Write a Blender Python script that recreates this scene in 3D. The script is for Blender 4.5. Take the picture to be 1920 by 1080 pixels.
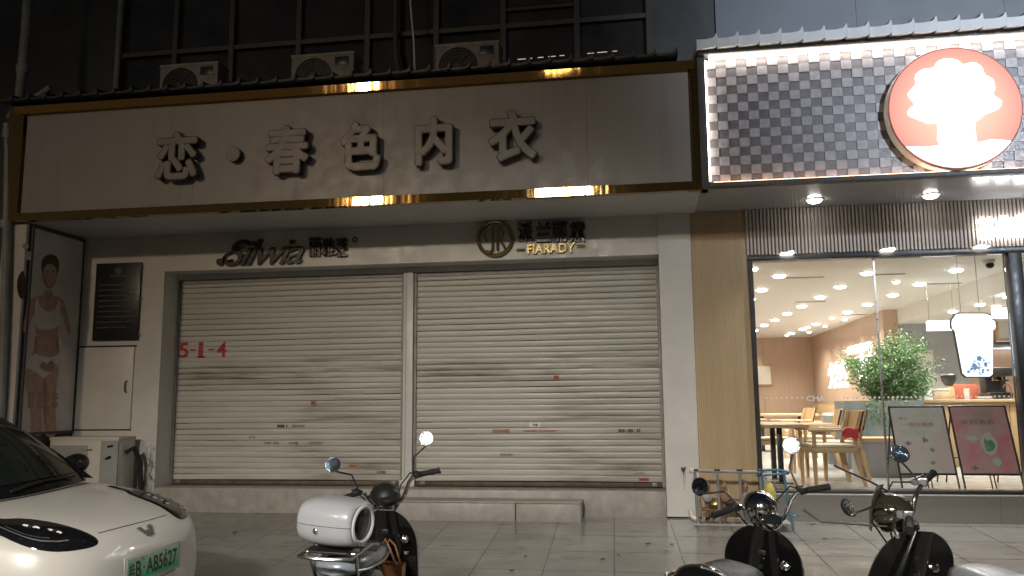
import bpy, bmesh, math, random
from math import pi, sin, cos, radians, atan2, hypot, sqrt
from mathutils import Vector, Matrix, noise
from mathutils.bvhtree import BVHTree

random.seed(7)
for o in list(bpy.data.objects):
    bpy.data.objects.remove(o)
SC = bpy.context.scene
COL = SC.collection

# ------------------------------------------------------------------ camera
FPX = 1559.13
YAW, PITCH, ROLL = 0.1530056, 0.1367117, -0.00838622
CAMZ = 1.28
_f = Vector((-sin(YAW) * cos(PITCH), cos(YAW) * cos(PITCH), sin(PITCH)))
_r0 = Vector((cos(YAW), sin(YAW), 0))
_u0 = _r0.cross(_f)
_r = cos(ROLL) * _r0 + sin(ROLL) * _u0
_u = -sin(ROLL) * _r0 + cos(ROLL) * _u0
CAM = Vector((0, 0, CAMZ))
cd = bpy.data.cameras.new('camera')
cam = bpy.data.objects.new('camera', cd)
COL.objects.link(cam)
M = Matrix((_r, _u, -_f)).transposed().to_4x4()
M.translation = CAM
cam.matrix_world = M
cd.sensor_width = 36
cd.lens = FPX * 36 / 1920
cd.clip_start = 0.05
cd.clip_end = 800
SC.camera = cam

def ray(px, py):
    return _f + (px - 960) / FPX * _r + (540 - py) / FPX * _u
def PY(px, py, Y):
    d = ray(px, py)
    return CAM + d * (Y / d.y)
def PZ(px, py, Z):
    d = ray(px, py)
    return CAM + d * ((Z - CAMZ) / d.z)

# ------------------------------------------------------------------ world, light, exposure
w = bpy.data.worlds.new('World')
SC.world = w
w.use_nodes = True
nt = w.node_tree
bg = nt.nodes['Background']
sky = nt.nodes.new('ShaderNodeTexSky')
sky.sky_type = 'NISHITA'
sky.sun_disc = False
SUN_EL, SUN_ROT = radians(-2.0), radians(200)
sky.sun_elevation = SUN_EL
sky.sun_rotation = SUN_ROT
nt.links.new(sky.outputs[0], bg.inputs[0])
bg.inputs[1].default_value = 0.15
SC.view_settings.view_transform = 'Standard'
SC.view_settings.look = 'None'
SC.view_settings.exposure = 0
SC.view_settings.gamma = 1
SC.cycles.use_denoising = True
SC.cycles.max_bounces = 8
SC.cycles.transparent_max_bounces = 12
SC.cycles.caustics_reflective = False
SC.cycles.caustics_refractive = False
SC.cycles.sample_clamp_indirect = 4.0

# ------------------------------------------------------------------ helpers
WM = {}
class MB:
    def __init__(s, M=None):
        s.bm = bmesh.new()
        s.M = M or Matrix()
    def v(s, p):
        return s.bm.verts.new(s.M @ Vector(p))
    def face(s, vs, mi=0):
        try:
            f = s.bm.faces.new(vs); f.material_index = mi; return f
        except ValueError:
            return None
    def poly(s, pts, mi=0):
        return s.face([s.v(p) for p in pts], mi)
    def box(s, x0, x1, y0, y1, z0, z1, bev=0, mi=0, seg=2):
        V = [s.v((x, y, z)) for z in (z0, z1) for y in (y0, y1) for x in (x0, x1)]
        F = [(0, 2, 3, 1), (4, 5, 7, 6), (0, 1, 5, 4), (2, 6, 7, 3), (0, 4, 6, 2), (1, 3, 7, 5)]
        fs = [s.face([V[i] for i in q], mi) for q in F]
        if bev:
            es = list({e for f in fs for e in f.edges})
            bmesh.ops.bevel(s.bm, geom=es, offset=bev, segments=seg, affect='EDGES', profile=0.5, clamp_overlap=True)
        return s
    def grid(s, P, closeu=False, closev=False, mi=0, flip=False):
        V = [[s.v(p) for p in row] for row in P]
        n, m = len(V), len(V[0])
        for i in range(n if closeu else n - 1):
            for j in range(m if closev else m - 1):
                a, b, c, d = V[i][j], V[(i + 1) % n][j], V[(i + 1) % n][(j + 1) % m], V[i][(j + 1) % m]
                s.face([a, d, c, b] if flip else [a, b, c, d], mi)
        return V
    def tube(s, pts, r, n=10, caps=True, closed=False, mi=0):
        pts = [Vector(p) for p in pts]
        N = len(pts)
        rs = r if isinstance(r, (list, tuple)) else [r] * N
        rings = []
        up = None
        for i, p in enumerate(pts):
            if closed:
                t = pts[(i + 1) % N] - pts[i - 1]
            else:
                t = pts[min(i + 1, N - 1)] - pts[max(i - 1, 0)]
            t.normalize()
            if up is None:
                up = Vector((0, 0, 1)) if abs(t.z) < .9 else Vector((0, 1, 0))
            a = t.cross(up)
            if a.length < 1e-5:
                up = Vector((1, 0, 0)); a = t.cross(up)
            a.normalize()
            b = a.cross(t).normalized()
            up = b
            rings.append([p + (a * cos(2 * pi * k / n) + b * sin(2 * pi * k / n)) * rs[i] for k in range(n)])
        V = s.grid(rings, closeu=closed, closev=True, mi=mi)
        if caps and not closed:
            s.face(V[0][::-1], mi); s.face(V[-1], mi)
        return s
    def lathe(s, prof, o=(0, 0, 0), axis=(0, 0, 1), n=28, mi=0, sy=1.0):
        ax = Vector(axis).normalized()
        a = ax.orthogonal().normalized(); b = ax.cross(a)
        o = Vector(o)
        rings = [[o + ax * h + (a * cos(2 * pi * k / n) + b * sin(2 * pi * k / n) * sy) * max(r, 1e-4) for k in range(n)] for r, h in prof]
        V = s.grid(rings, closev=True, mi=mi)
        s.face(V[0][::-1], mi); s.face(V[-1], mi)
        return s
    def ell(s, c, r, nu=20, nv=12, mi=0):
        c = Vector(c)
        rings = []
        for i in range(nv + 1):
            th = pi * i / nv
            th = min(max(th, .02), pi - .02)
            rings.append([c + Vector((r[0] * sin(th) * cos(2 * pi * k / nu), r[1] * sin(th) * sin(2 * pi * k / nu), -r[2] * cos(th))) for k in range(nu)])
        V = s.grid(rings, closev=True, mi=mi)
        s.face(V[0][::-1], mi); s.face(V[-1], mi)
        return s
    def prism(s, pts, fr, d, mi=0):
        """pts: 2D outline; fr(x, y, depth) -> 3D"""
        A = [s.v(fr(x, y, 0)) for x, y in pts]
        B = [s.v(fr(x, y, d)) for x, y in pts]
        s.face(A, mi); s.face(B[::-1], mi)
        n = len(pts)
        for i in range(n):
            s.face([A[i], B[i], B[(i + 1) % n], A[(i + 1) % n]], mi)
        return s
    def mesh(s, me, M=Matrix(), mi=None):
        b2 = bmesh.new(); b2.from_mesh(me)
        b2.transform(s.M @ M)
        mp = {v: s.bm.verts.new(v.co) for v in b2.verts}
        for f in b2.faces:
            g = s.face([mp[v] for v in f.verts], f.material_index if mi is None else mi)
        b2.free()
        return s
    def build(s, name, mat, parent=None, world=True, smooth=35, sub=0, recalc=True, props=None):
        if recalc:
            bmesh.ops.recalc_face_normals(s.bm, faces=s.bm.faces[:])
        me = bpy.data.meshes.new(name)
        s.bm.to_mesh(me); s.bm.free()
        for m_ in (mat if isinstance(mat, (list, tuple)) else [mat]):
            me.materials.append(m_)
        if parent is not None and world:
            me.transform(WM[parent].inverted())
        if smooth:
            for p in me.polygons: p.use_smooth = True
            me.set_sharp_from_angle(angle=radians(smooth))
        o = bpy.data.objects.new(name, me)
        COL.objects.link(o)
        if parent is not None:
            o.parent = parent
            WM[o] = WM[parent]
        else:
            WM[o] = Matrix()
        if sub:
            md = o.modifiers.new('sub', 'SUBSURF'); md.levels = sub; md.render_levels = sub
        for k, v_ in (props or {}).items(): o[k] = v_
        return o

def tag(o, label=None, cat=None, group=None, kind=None):
    if label: o['label'] = label
    if cat: o['category'] = cat
    if group: o['group'] = group
    if kind: o['kind'] = kind
    return o

def thing(name, label, cat, loc=(0, 0, 0), group=None, M=None):
    o = bpy.data.objects.new(name, None)
    COL.objects.link(o)
    m = M if M is not None else Matrix.Translation(Vector(loc))
    o.matrix_world = m
    o.empty_display_size = .1
    WM[o] = m.copy()
    return tag(o, label, cat, group)

def dup(root, M, label=None, group=None):
    r = root.copy(); COL.objects.link(r)
    r.matrix_world = M; WM[r] = M.copy()
    if label: r['label'] = label
    if group: r['group'] = group
    def rec(src, dst):
        for ch in list(src.children):
            c = ch.copy(); COL.objects.link(c); c.parent = dst
            rec(ch, c)
    rec(root, r)
    return r

TCACHE = {}
def text_mesh(s, size=1.0, extrude=0.0, offset=0.0, shear=0.0, res=4, spacing=1.0):
    key = (s, size, extrude, offset, shear, res, spacing)
    if key in TCACHE: return TCACHE[key]
    cu = bpy.data.curves.new('lettering', 'FONT')
    cu.body = s; cu.size = size; cu.extrude = extrude; cu.offset = offset; cu.shear = shear
    cu.resolution_u = res; cu.align_x = 'LEFT'; cu.space_character = spacing
    o = bpy.data.objects.new('lettering', cu)
    COL.objects.link(o)
    dg = bpy.context.evaluated_depsgraph_get()
    me = bpy.data.meshes.new_from_object(o.evaluated_get(dg))
    bpy.data.objects.remove(o)
    TCACHE[key] = me
    return me
def text_fit(s, cx, cz, W=None, H=None, Y=0, depth=0.0, offset=0.0, shear=0.0, stretch=True, spacing=1.0):
    """matrix+mesh: lettering on a wall facing -Y, centred at cx,cz"""
    me = text_mesh(s, 1.0, 0.5 if depth else 0.0, offset, shear, spacing=spacing)
    xs = [v.co.x for v in me.vertices]; ys = [v.co.y for v in me.vertices]
    if not xs: return me, Matrix()
    w0, h0 = max(xs) - min(xs), max(ys) - min(ys)
    sx = W / w0 if W else None
    sy = H / h0 if H else None
    sx = sx or sy; sy = sy or sx
    mx, my = (max(xs) + min(xs)) / 2, (max(ys) + min(ys)) / 2
    d = depth if depth else 1
    # local x->X, local y->Z, local z -> -Y
    R = Matrix(((sx, 0, 0, cx - mx * sx), (0, 0, -d, Y - (depth / 2 if depth else 0)), (0, sy, 0, cz - my * sy), (0, 0, 0, 1)))
    return me, R

# ------------------------------------------------------------------ materials
class NT:
    def __init__(s, name):
        s.m = bpy.data.materials.new(name); s.m.use_nodes = True
        s.t = s.m.node_tree; s.b = s.t.nodes['Principled BSDF']; s.out = s.t.nodes['Material Output']
        s._tc = None
    def n(s, typ, **kw):
        nd = s.t.nodes.new(typ)
        for k, v in kw.items(): setattr(nd, k, v)
        return nd
    def l(s, a, b): s.t.links.new(a, b)
    def co(s, scale=(1, 1, 1), kind='Object', loc=(0, 0, 0)):
        if s._tc is None: s._tc = s.n('ShaderNodeTexCoord')
        mp = s.n('ShaderNodeMapping')
        mp.inputs['Scale'].default_value = scale
        mp.inputs['Location'].default_value = loc
        s.l(s._tc.outputs[kind], mp.inputs[0])
        return mp.outputs[0]
    def noise(s, scale=5, detail=4, vec=None, rough=.55):
        nd = s.n('ShaderNodeTexNoise'); nd.inputs['Scale'].default_value = scale
        nd.inputs['Detail'].default_value = detail; nd.inputs['Roughness'].default_value = rough
        s.l(vec if vec is not None else s.co(), nd.inputs['Vector'])
        return nd.outputs['Fac']
    def ramp(s, fac, stops):
        nd = s.n('ShaderNodeValToRGB')
        el = nd.color_ramp.elements
        while len(el) < len(stops): el.new(.5)
        for e, (p, c) in zip(el, stops):
            e.position = p
            e.color = (*c, 1) if isinstance(c, (tuple, list)) else (c, c, c, 1)
        s.l(fac, nd.inputs[0])
        return nd.outputs[0]
    def mix(s, fac, a, b, mode='MIX'):
        nd = s.n('ShaderNodeMixRGB', blend_type=mode)
        for i, x in ((0, fac), (1, a), (2, b)):
            if hasattr(x, 'is_output'): s.l(x, nd.inputs[i])
            else: nd.inputs[i].default_value = x if i == 0 else (*x, 1)
        return nd.outputs[0]
    def math(s, op, a, b=0.0, c=None):
        nd = s.n('ShaderNodeMath', operation=op)
        for i, x in enumerate((a, b) if c is None else (a, b, c)):
            if hasattr(x, 'is_output'): s.l(x, nd.inputs[i])
            else: nd.inputs[i].default_value = x
        return nd.outputs[0]
    def bump(s, h, strength=.3, dist=.01):
        nd = s.n('ShaderNodeBump'); nd.inputs['Strength'].default_value = strength
        nd.inputs['Distance'].default_value = dist
        s.l(h, nd.inputs['Height']); s.l(nd.outputs[0], s.b.inputs['Normal'])
    def set(s, **kw):
        for k, v in kw.items():
            i = s.b.inputs[{'col': 'Base Color', 'rough': 'Roughness', 'metal': 'Metallic', 'coat': 'Coat Weight', 'spec': 'Specular IOR Level', 'ecol': 'Emission Color', 'estr': 'Emission Strength', 'croug': 'Coat Roughness', 'alpha': 'Alpha', 'trans': 'Transmission Weight'}[k]]
            if hasattr(v, 'is_output'): s.l(v, i)
            else: i.default_value = (*v, 1) if isinstance(v, (tuple, list)) else v
        return s

def mk(name, col, rough=.5, metal=0, var=.12, vs=6, bump=0, bs=60, bd=.003, coat=0, spec=.5, rvar=.08, stretch=(1, 1, 1)):
    t = NT(name)
    f = t.noise(vs, 5, t.co(stretch))
    lo = tuple(max(0, c * (1 - var)) for c in col); hi = tuple(min(1, c * (1 + var)) for c in col)
    t.set(col=t.ramp(f, [(.3, lo), (.7, hi)]), metal=metal, coat=coat, spec=spec)
    if rvar:
        t.set(rough=t.ramp(t.noise(vs * 3, 3, t.co(stretch)), [(.3, max(.02, rough - rvar)), (.7, min(1, rough + rvar))]))
    else:
        t.set(rough=rough)
    if bump:
        t.bump(t.noise(bs, 4, t.co(stretch)), bump, bd)
    return t.m

def emis(name, col, s):
    t = NT(name)
    t.set(col=(.02, .02, .02), ecol=col, estr=s, rough=.4)
    return t.m

def wood(name, c0, c1, axis='z', rough=.45, sc=8, flute=0):
    t = NT(name)
    st = {'z': (1, 1, .06), 'x': (.06, 1, 1), 'y': (1, .06, 1)}[axis]
    f = t.noise(sc * 4, 6, t.co(st), .65)
    f2 = t.noise(sc * .6, 2, t.co(st))
    c = t.ramp(f, [(.3, c0), (.7, c1)])
    c = t.mix(t.math('MULTIPLY', f2, .35), c, tuple(x * .6 for x in c0))
    t.set(col=c, rough=rough, spec=.35)
    t.bump(f, .1, .002)
    return t.m

def glassmat(name, tint=(1, 1, 1), fres=1.35, gl=1.0, rough=.0):
    t = NT(name)
    tr = t.n('ShaderNodeBsdfTransparent'); tr.inputs[0].default_value = (*tint, 1)
    g = t.n('ShaderNodeBsdfGlossy'); g.inputs['Roughness'].default_value = rough
    fr = t.n('ShaderNodeFresnel'); fr.inputs[0].default_value = fres
    mx = t.n('ShaderNodeMixShader')
    t.l(t.math('MULTIPLY', fr.outputs[0], gl), mx.inputs[0]); t.l(tr.outputs[0], mx.inputs[1]); t.l(g.outputs[0], mx.inputs[2])
    t.l(mx.outputs[0], t.out.inputs[0])
    return t.m

X = {}
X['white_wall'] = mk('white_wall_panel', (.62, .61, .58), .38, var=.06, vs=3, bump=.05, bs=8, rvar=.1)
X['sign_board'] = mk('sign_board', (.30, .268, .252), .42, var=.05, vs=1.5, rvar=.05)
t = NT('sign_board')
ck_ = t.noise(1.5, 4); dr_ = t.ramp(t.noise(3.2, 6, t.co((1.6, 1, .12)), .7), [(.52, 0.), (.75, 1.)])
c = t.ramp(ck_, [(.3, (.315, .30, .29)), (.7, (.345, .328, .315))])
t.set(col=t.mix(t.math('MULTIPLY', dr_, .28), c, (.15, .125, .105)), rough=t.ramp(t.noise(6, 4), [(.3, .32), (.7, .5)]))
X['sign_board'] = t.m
X['letter_cream'] = mk('letter_face_cream', (.255, .24, .228), .4, var=.1)
X['soffit'] = mk('soffit_panel', (.55, .54, .52), .42, var=.05, vs=2)
X['tea_soffit'] = mk('aluminium_soffit', (.50, .50, .52), .2, metal=.0, spec=1.0, coat=.5, var=.05, vs=2, rvar=.04)
X['black_frame'] = mk('black_metal_frame', (.022, .024, .028), .35, var=.2)
X['dark'] = mk('dark_plastic', (.018, .018, .019), .45, var=.2)
X['black_gloss'] = mk('black_gloss', (.008, .008, .009), .12, coat=.6, var=.2, rvar=.03)
X['rubber'] = mk('rubber', (.015, .015, .015), .75, var=.2, bump=.2, bs=120)
X['chrome'] = mk('chrome', (.75, .74, .72), .10, metal=1, var=.05, rvar=.04)
X['steel'] = mk('brushed_steel', (.45, .45, .44), .32, metal=1, var=.1)
X['grey_metal'] = mk('grey_painted_metal', (.25, .25, .24), .45, var=.2)
X['pipe'] = mk('grey_plastic_pipe', (.26, .28, .27), .5, var=.2, bump=.05)
X['granite'] = mk('grey_granite', (.23, .22, .21), .4, var=.35, vs=90, bump=.03, bs=200)
X['stone_step'] = mk('beige_step_stone', (.33, .31, .28), .45, var=.16, vs=9, bump=.08, bs=90)
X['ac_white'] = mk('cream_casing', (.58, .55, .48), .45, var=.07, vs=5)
X['ac_dark'] = mk('dark_cream_casing', (.30, .285, .25), .55, var=.3, vs=4)  # darker, mottled cream for the units on the canopy
X['ac_grey'] = mk('grey_casing', (.33, .34, .33), .5, var=.1)
X['wall_dark'] = mk('dark_wall', (.07, .072, .075), .6, var=.25, vs=2, bump=.08)
X['wall_grey'] = mk('grey_cladding', (.20, .22, .25), .45, var=.08, vs=1.2)
X['mullion'] = mk('window_bar', (.085, .083, .08), .5, var=.15)
X['win_glass'] = mk('dark_window_glass', (.045, .040, .036), .10, var=.5, vs=1.5, rvar=.03)
X['eave_dark'] = mk('dark_roof_tile', (.05, .055, .055), .5, var=.3)
X['eave_white'] = mk('white_roof_tile', (.80, .81, .82), .45, var=.07)
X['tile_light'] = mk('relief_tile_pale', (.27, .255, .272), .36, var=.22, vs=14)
X['tile_shaded'] = mk('relief_tile_shaded', (.105, .098, .104), .36, var=.3, vs=14)  # sunken squares: shade of the relief is put into this darker colour
X['int_wall'] = wood('brown_wall_panel', (.48, .345, .255), (.55, .40, .30), 'z', .5, 5)
X['wood'] = wood('oak', (.48, .32, .17), (.60, .42, .25), 'z', .45, 10)
X['wood_x'] = wood('oak_top', (.50, .35, .20), (.62, .45, .28), 'x', .4, 10)
X['slat_wood'] = wood('fluted_wood', (.47, .35, .21), (.56, .43, .27), 'z', .5, 10)
X['slat_grey'] = wood('grey_slats', (.50, .44, .39), (.58, .51, .46), 'z', .5, 10)
X['slat_gap'] = mk('slat_backing', (.36, .32, .285), .6)
X['int_ceil'] = mk('painted_ceiling', (.80, .79, .76), .6, var=.02)
X['int_floor'] = mk('polished_floor', (.46, .46, .45), .22, var=.1, vs=2.5, rvar=.06)
X['int_grey'] = mk('grey_plaster', (.33, .34, .36), .5, var=.05)
X['planter'] = mk('slate_planter', (.16, .19, .20), .5, var=.12, vs=4)
X['paper'] = mk('paper', (.72, .71, .68), .6, var=.03)
X['paper_dim'] = mk('frosted_film', (.6, .6, .58), .7, var=.05)
X['paper_grey'] = mk('grey_paper', (.5, .5, .49), .6, var=.05)
X['red_cloth'] = mk('red_cloth', (.55, .05, .06), .8, var=.2)
X['leaf'] = mk('leaf', (.12, .235, .095), .5, var=.55, vs=3)
X['leaf2'] = mk('leaf_pale', (.22, .34, .18), .5, var=.4, vs=3)
X['bark'] = mk('bark', (.12, .08, .05), .8, var=.3)
X['lamp_white'] = emis('lamp_white', (1, .96, .88), 22)
X['lamp_warm'] = emis('lamp_warm', (1, .9, .75), 16)
X['letter_lit'] = emis('lit_letter', (1, .98, .97), 9)
X['neon'] = emis('neon_tube', (1, .9, .84), 5)
X['led'] = emis('led_strip', (1, .88, .76), 20)
X['led_low'] = emis('led_strip_low', (1, .62, .38), 14)
t = NT('backlit_red')
sep = t.n('ShaderNodeSeparateXYZ'); t.l(t.co(kind='Generated'), sep.inputs[0])
dx_ = t.math('SUBTRACT', sep.outputs[0], .5); dz_ = t.math('SUBTRACT', sep.outputs[2], .5)
dd_ = t.math('SQRT', t.math('ADD', t.math('MULTIPLY', dx_, dx_), t.math('MULTIPLY', dz_, dz_)))
t.set(col=(.02, .02, .02), ecol=t.ramp(dd_, [(.20, (1, .66, .46)), (.36, (1, .50, .34)), (.49, (1, .33, .24))]), estr=1.0)
X['logo_red'] = t.m
X['logo_line'] = emis('backlit_line', (1, .90, .72), .93)
X['logo_slot'] = emis('backlit_slot', (1, .80, .48), .95)
X['logo_white'] = emis('backlit_white', (1, .97, .90), 6)
X['panel_light'] = emis('light_panel', (.97, .98, 1), 5)
X['cup_white'] = emis('backlit_cup', (.95, .98, 1), 1.6)
X['cup_blue'] = emis('backlit_blue', (.20, .34, .62), .8)
X['cup_blue2'] = emis('backlit_pale_blue', (.45, .60, .85), 1.0)
X['lit_slit'] = emis('lit_gap', (1, .92, .8), .6)
X['glass'] = glassmat('shop_glass', (.97, .985, .98), 1.30, .8)
X['bronze'] = mk('bronze_return', (.045, .033, .022), .4, metal=.5, var=.3)
X['brass'] = mk('brass_letter', (.32, .24, .10), .38, metal=1, var=.15)
X['letter_black'] = mk('dark_letter', (.04, .037, .034), .3, metal=.5, var=.2)
X['red_paint'] = mk('red_stencil_paint', (.42, .035, .03), .55, var=.35, vs=40)
X['car_white'] = mk('white_car_paint', (.78, .76, .71), .28, var=.01, coat=.9, rvar=0)
X['car_black'] = mk('black_trim', (.010, .010, .011), .22, var=.1)
X['car_glass'] = mk('tinted_windscreen', (.016, .021, .019), .05, var=.1, rvar=.01)
X['lens_dark'] = mk('dark_headlight_lens', (.012, .012, .014), .05, coat=1, var=.2, rvar=.01)
X['tan'] = mk('tan_leather', (.36, .17, .075), .5, var=.15, bump=.1)
X['box_white'] = mk('pearl_plastic', (.50, .53, .58), .3, coat=.3, var=.04, rvar=.03)
X['dark_glass'] = mk('smoked_window', (.02, .025, .028), .08, var=.2)
X['seat_grey'] = mk('grey_seat_vinyl', (.36, .39, .43), .35, var=.1, bump=.12, bs=180)
X['seat_black'] = mk('black_seat_vinyl', (.018, .024, .026), .55, var=.2, bump=.12, bs=180)
X['olive'] = mk('olive_gloss', (.045, .038, .024), .15, coat=.7, var=.1, rvar=.03)
X['silver'] = mk('silver_plastic', (.42, .42, .42), .35, metal=.5, var=.08)
X['orange'] = mk('orange_sticker', (.45, .16, .05), .6, var=.2)
X['ink'] = mk('ink', (.05, .045, .04), .6, var=.3)
X['ink_grey'] = mk('faded_ink', (.24, .225, .195), .6, var=.2)
X['ink_red'] = mk('red_ink', (.38, .12, .06), .6, var=.3)
X['blue_metal'] = mk('blue_painted_tube', (.07, .18, .29), .4, var=.1)
X['yellow'] = mk('yellow_plastic', (.50, .42, .10), .5, var=.1)
X['skin'] = mk('printed_skin', (.50, .33, .26), .5, var=.15, vs=10)
X['skin_dark'] = mk('printed_skin_shade', (.36, .22, .17), .5, var=.15, vs=10)
X['hair'] = mk('printed_hair', (.09, .06, .045), .5, var=.2)
X['cloth_white'] = mk('printed_white', (.70, .67, .63), .5, var=.08)
X['slate_board'] = mk('slate_board', (.018, .019, .022), .35, var=.2)
X['board_ink'] = mk('grey_lettering', (.09, .09, .095), .5)
X['wood_brown'] = wood('walnut', (.17, .07, .04), (.24, .11, .06), 'x', .5, 10)
X['paper_red'] = mk('red_panel', (.38, .10, .06), .5)
X['cream_box'] = mk('cream_box', (.66, .50, .30), .5)

# gold mirror trim with ripples
t = NT('gold_mirror_trim')
t.set(col=(.25, .145, .05), metal=1, rough=.05)
n1 = t.noise(1.3, 1, t.co((1, 1, .4))); n2 = t.noise(6, 2, t.co((1, 1, .15)))
t.bump(t.math('ADD', n1, t.math('MULTIPLY', n2, .24)), .5, .016)
X['gold'] = t.m

# roller shutter: cream steel, rusty grime in streaks
t = NT('shutter_steel')
st = t.noise(1.2, 6, t.co((.5, 1, 9)), .65)
gr = t.noise(5, 6, t.co((.6, 1, 3)), .7)
sep = t.n('ShaderNodeSeparateXYZ'); t.l(t.co(), sep.inputs[0])
zz = sep.outputs[2]
lowf = t.ramp(t.math('MULTIPLY', zz, .4), [(.12, 1.), (.78, .25)])
wav = t.math('MULTIPLY', t.math('SUBTRACT', t.noise(.8, 3, t.co((.6, 1, .0))), .5), .5)
d0 = t.math('ABSOLUTE', t.math('SUBTRACT', t.math('ADD', zz, wav), 1.36))
band = t.math('MAXIMUM', t.math('SUBTRACT', 1.0, t.math('MULTIPLY', d0, 4.2)), 0.0)
ex = t.math('ADD', sep.outputs[0], 2.836)
edge = t.ramp(t.math('MULTIPLY', t.math('ABSOLUTE', t.math('SUBTRACT', t.math('ABSOLUTE', ex), 1.58)), .6), [(.72, 0.), (.93, .7)])
blo = t.ramp(t.noise(1.7, 6, t.co((.35, 1, 2.2)), .7), [(.46, 0.), (.62, 1.)])
m1 = t.ramp(st, [(.44, 0.), (.66, 1.)])
dirt = t.math('ADD', t.math('MULTIPLY', t.math('MAXIMUM', m1, t.math('MULTIPLY', blo, .6)), t.math('ADD', t.math('MULTIPLY', band, 1.0), t.math('MULTIPLY', lowf, .42))), t.math('MULTIPLY', t.math('MULTIPLY', edge, lowf), t.math('ADD', .15, t.math('MULTIPLY', m1, .75))))
dirt = t.math('MINIMUM', dirt, .9)
c = t.mix(t.math('MULTIPLY', gr, .35), (.53, .525, .475), (.41, .405, .36))
c = t.mix(dirt, c, (.17, .145, .112))
t.set(col=c, rough=t.ramp(gr, [(.3, .28), (.7, .48)]), spec=.5)
X['shutter'] = t.m

# pavement: large stone slabs, stack bond, wet
t = NT('wet_stone_paving')
sep = t.n('ShaderNodeSeparateXYZ'); t.l(t.co(), sep.inputs[0])
warp = t.math('MULTIPLY', t.math('SUBTRACT', sep.outputs[1], 9.0), .033)
ux = t.math('DIVIDE', t.math('ADD', t.math('ADD', sep.outputs[0], .33 + 12.0), warp), .60)
uy = t.math('DIVIDE', t.math('ADD', sep.outputs[1], -7.96 + 14.0), .70)
def joint(u, wd):
    fr = t.math('FRACT', u)
    d = t.math('MINIMUM', fr, t.math('SUBTRACT', 1.0, fr))
    return t.math('LESS_THAN', d, wd)
wob = t.math('MULTIPLY', t.noise(14, 3), .020)
jx = t.math('LESS_THAN', t.math('ABSOLUTE', t.math('SUBTRACT', t.math('FRACT', t.math('ADD', ux, .5)), .5)), wob)
jy = t.math('LESS_THAN', t.math('ABSOLUTE', t.math('SUBTRACT', t.math('FRACT', t.math('ADD', uy, .5)), .5)), wob)
jj = t.math('MAXIMUM', jx, jy)
cmb = t.n('ShaderNodeCombineXYZ'); t.l(t.math('FLOOR', ux), cmb.inputs[0]); t.l(t.math('FLOOR', uy), cmb.inputs[1])
wn = t.n('ShaderNodeTexWhiteNoise', noise_dimensions='2D'); t.l(cmb.outputs[0], wn.inputs['Vector'])
big = t.noise(1.1, 6, t.co((1, 1, 1)), .6)
fine = t.noise(60, 4)
blot = t.noise(3.5, 8, t.co((.7, 1.6, 1)), .72)
c = t.ramp(big, [(.3, (.21, .205, .19)), (.7, (.33, .322, .30))])
c = t.mix(t.math('MULTIPLY', wn.outputs[0], .25), c, (.15, .14, .12))
c = t.mix(t.math('MULTIPLY', fine, .3), c, (.12, .11, .10))
c = t.mix(t.ramp(blot, [(.55, 0.), (.70, .75)]), c, (.075, .068, .058))
c = t.mix(jj, c, (.075, .07, .062))
wet = t.noise(1.6, 5, t.co((1, 1.8, 1)), .6)
t.set(col=c, rough=t.ramp(wet, [(.35, .05), (.65, .27)]), spec=.55)
hgt = t.math('SUBTRACT', t.math('ADD', t.math('MULTIPLY', t.noise(22, 5), .7), t.math('MULTIPLY', t.noise(4, 2), 1.2)), t.math('MULTIPLY', jj, 2.0))
t.bump(hgt, .15, .004)
X['paving'] = t.m
X['asphalt'] = mk('asphalt', (.05, .05, .05), .6, var=.3, vs=40, bump=.2, bs=150)

# mirror glass with rain drops
def mirrormat(name, col, rough, bumpS):
    t = NT(name)
    t.set(col=col, metal=1, rough=rough)
    vo = t.n('ShaderNodeTexVoronoi'); vo.inputs['Scale'].default_value = 130
    t.l(t.co(), vo.inputs['Vector'])
    t.bump(t.ramp(vo.outputs['Distance'], [(.1, 1.), (.5, 0.)]), bumpS, .004)
    return t.m
X['mirror'] = mirrormat('rainy_mirror', (.85, .87, .9), .16, .55)
X['mirror_dark'] = mirrormat('rainy_mirror_dim', (.25, .3, .38), .12, .5)

# plate gradient (printed design: white top to green bottom)
t = NT('green_plate')
sep = t.n('ShaderNodeSeparateXYZ'); t.l(t.co(kind='Generated'), sep.inputs[0])
t.set(col=t.ramp(sep.outputs[2], [(.05, (.02, .42, .16)), (.95, (.42, .66, .48))]), rough=.4)
X['plate'] = t.m

def poster_mat(name, stops, scale=2.5):
    t = NT(name)
    t.set(col=t.ramp(t.noise(scale, 3, t.co()), stops), rough=.35, spec=.4)
    return t.m
X['poster_bg'] = poster_mat('poster_print', [(.3, (.55, .49, .49)), (.6, (.70, .65, .64)), (.8, (.82, .79, .77))], 2.2)
X['pink_pale'] = poster_mat('pale_pink_print', [(.3, (.42, .47, .36)), (.45, (.55, .53, .50)), (.6, (.58, .45, .45)), (.75, (.55, .54, .52))], 2.2)
X['pink_strong'] = poster_mat('pink_print', [(.3, (.50, .42, .38)), (.5, (.55, .30, .31)), (.66, (.60, .16, .22)), (.9, (.56, .26, .28))], 2.4)
X['green_print'] = mk('green_print', (.13, .28, .16), .5, var=.3, vs=20)
X['green_pale'] = mk('pale_green_print', (.42, .56, .42), .5, var=.1)

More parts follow.
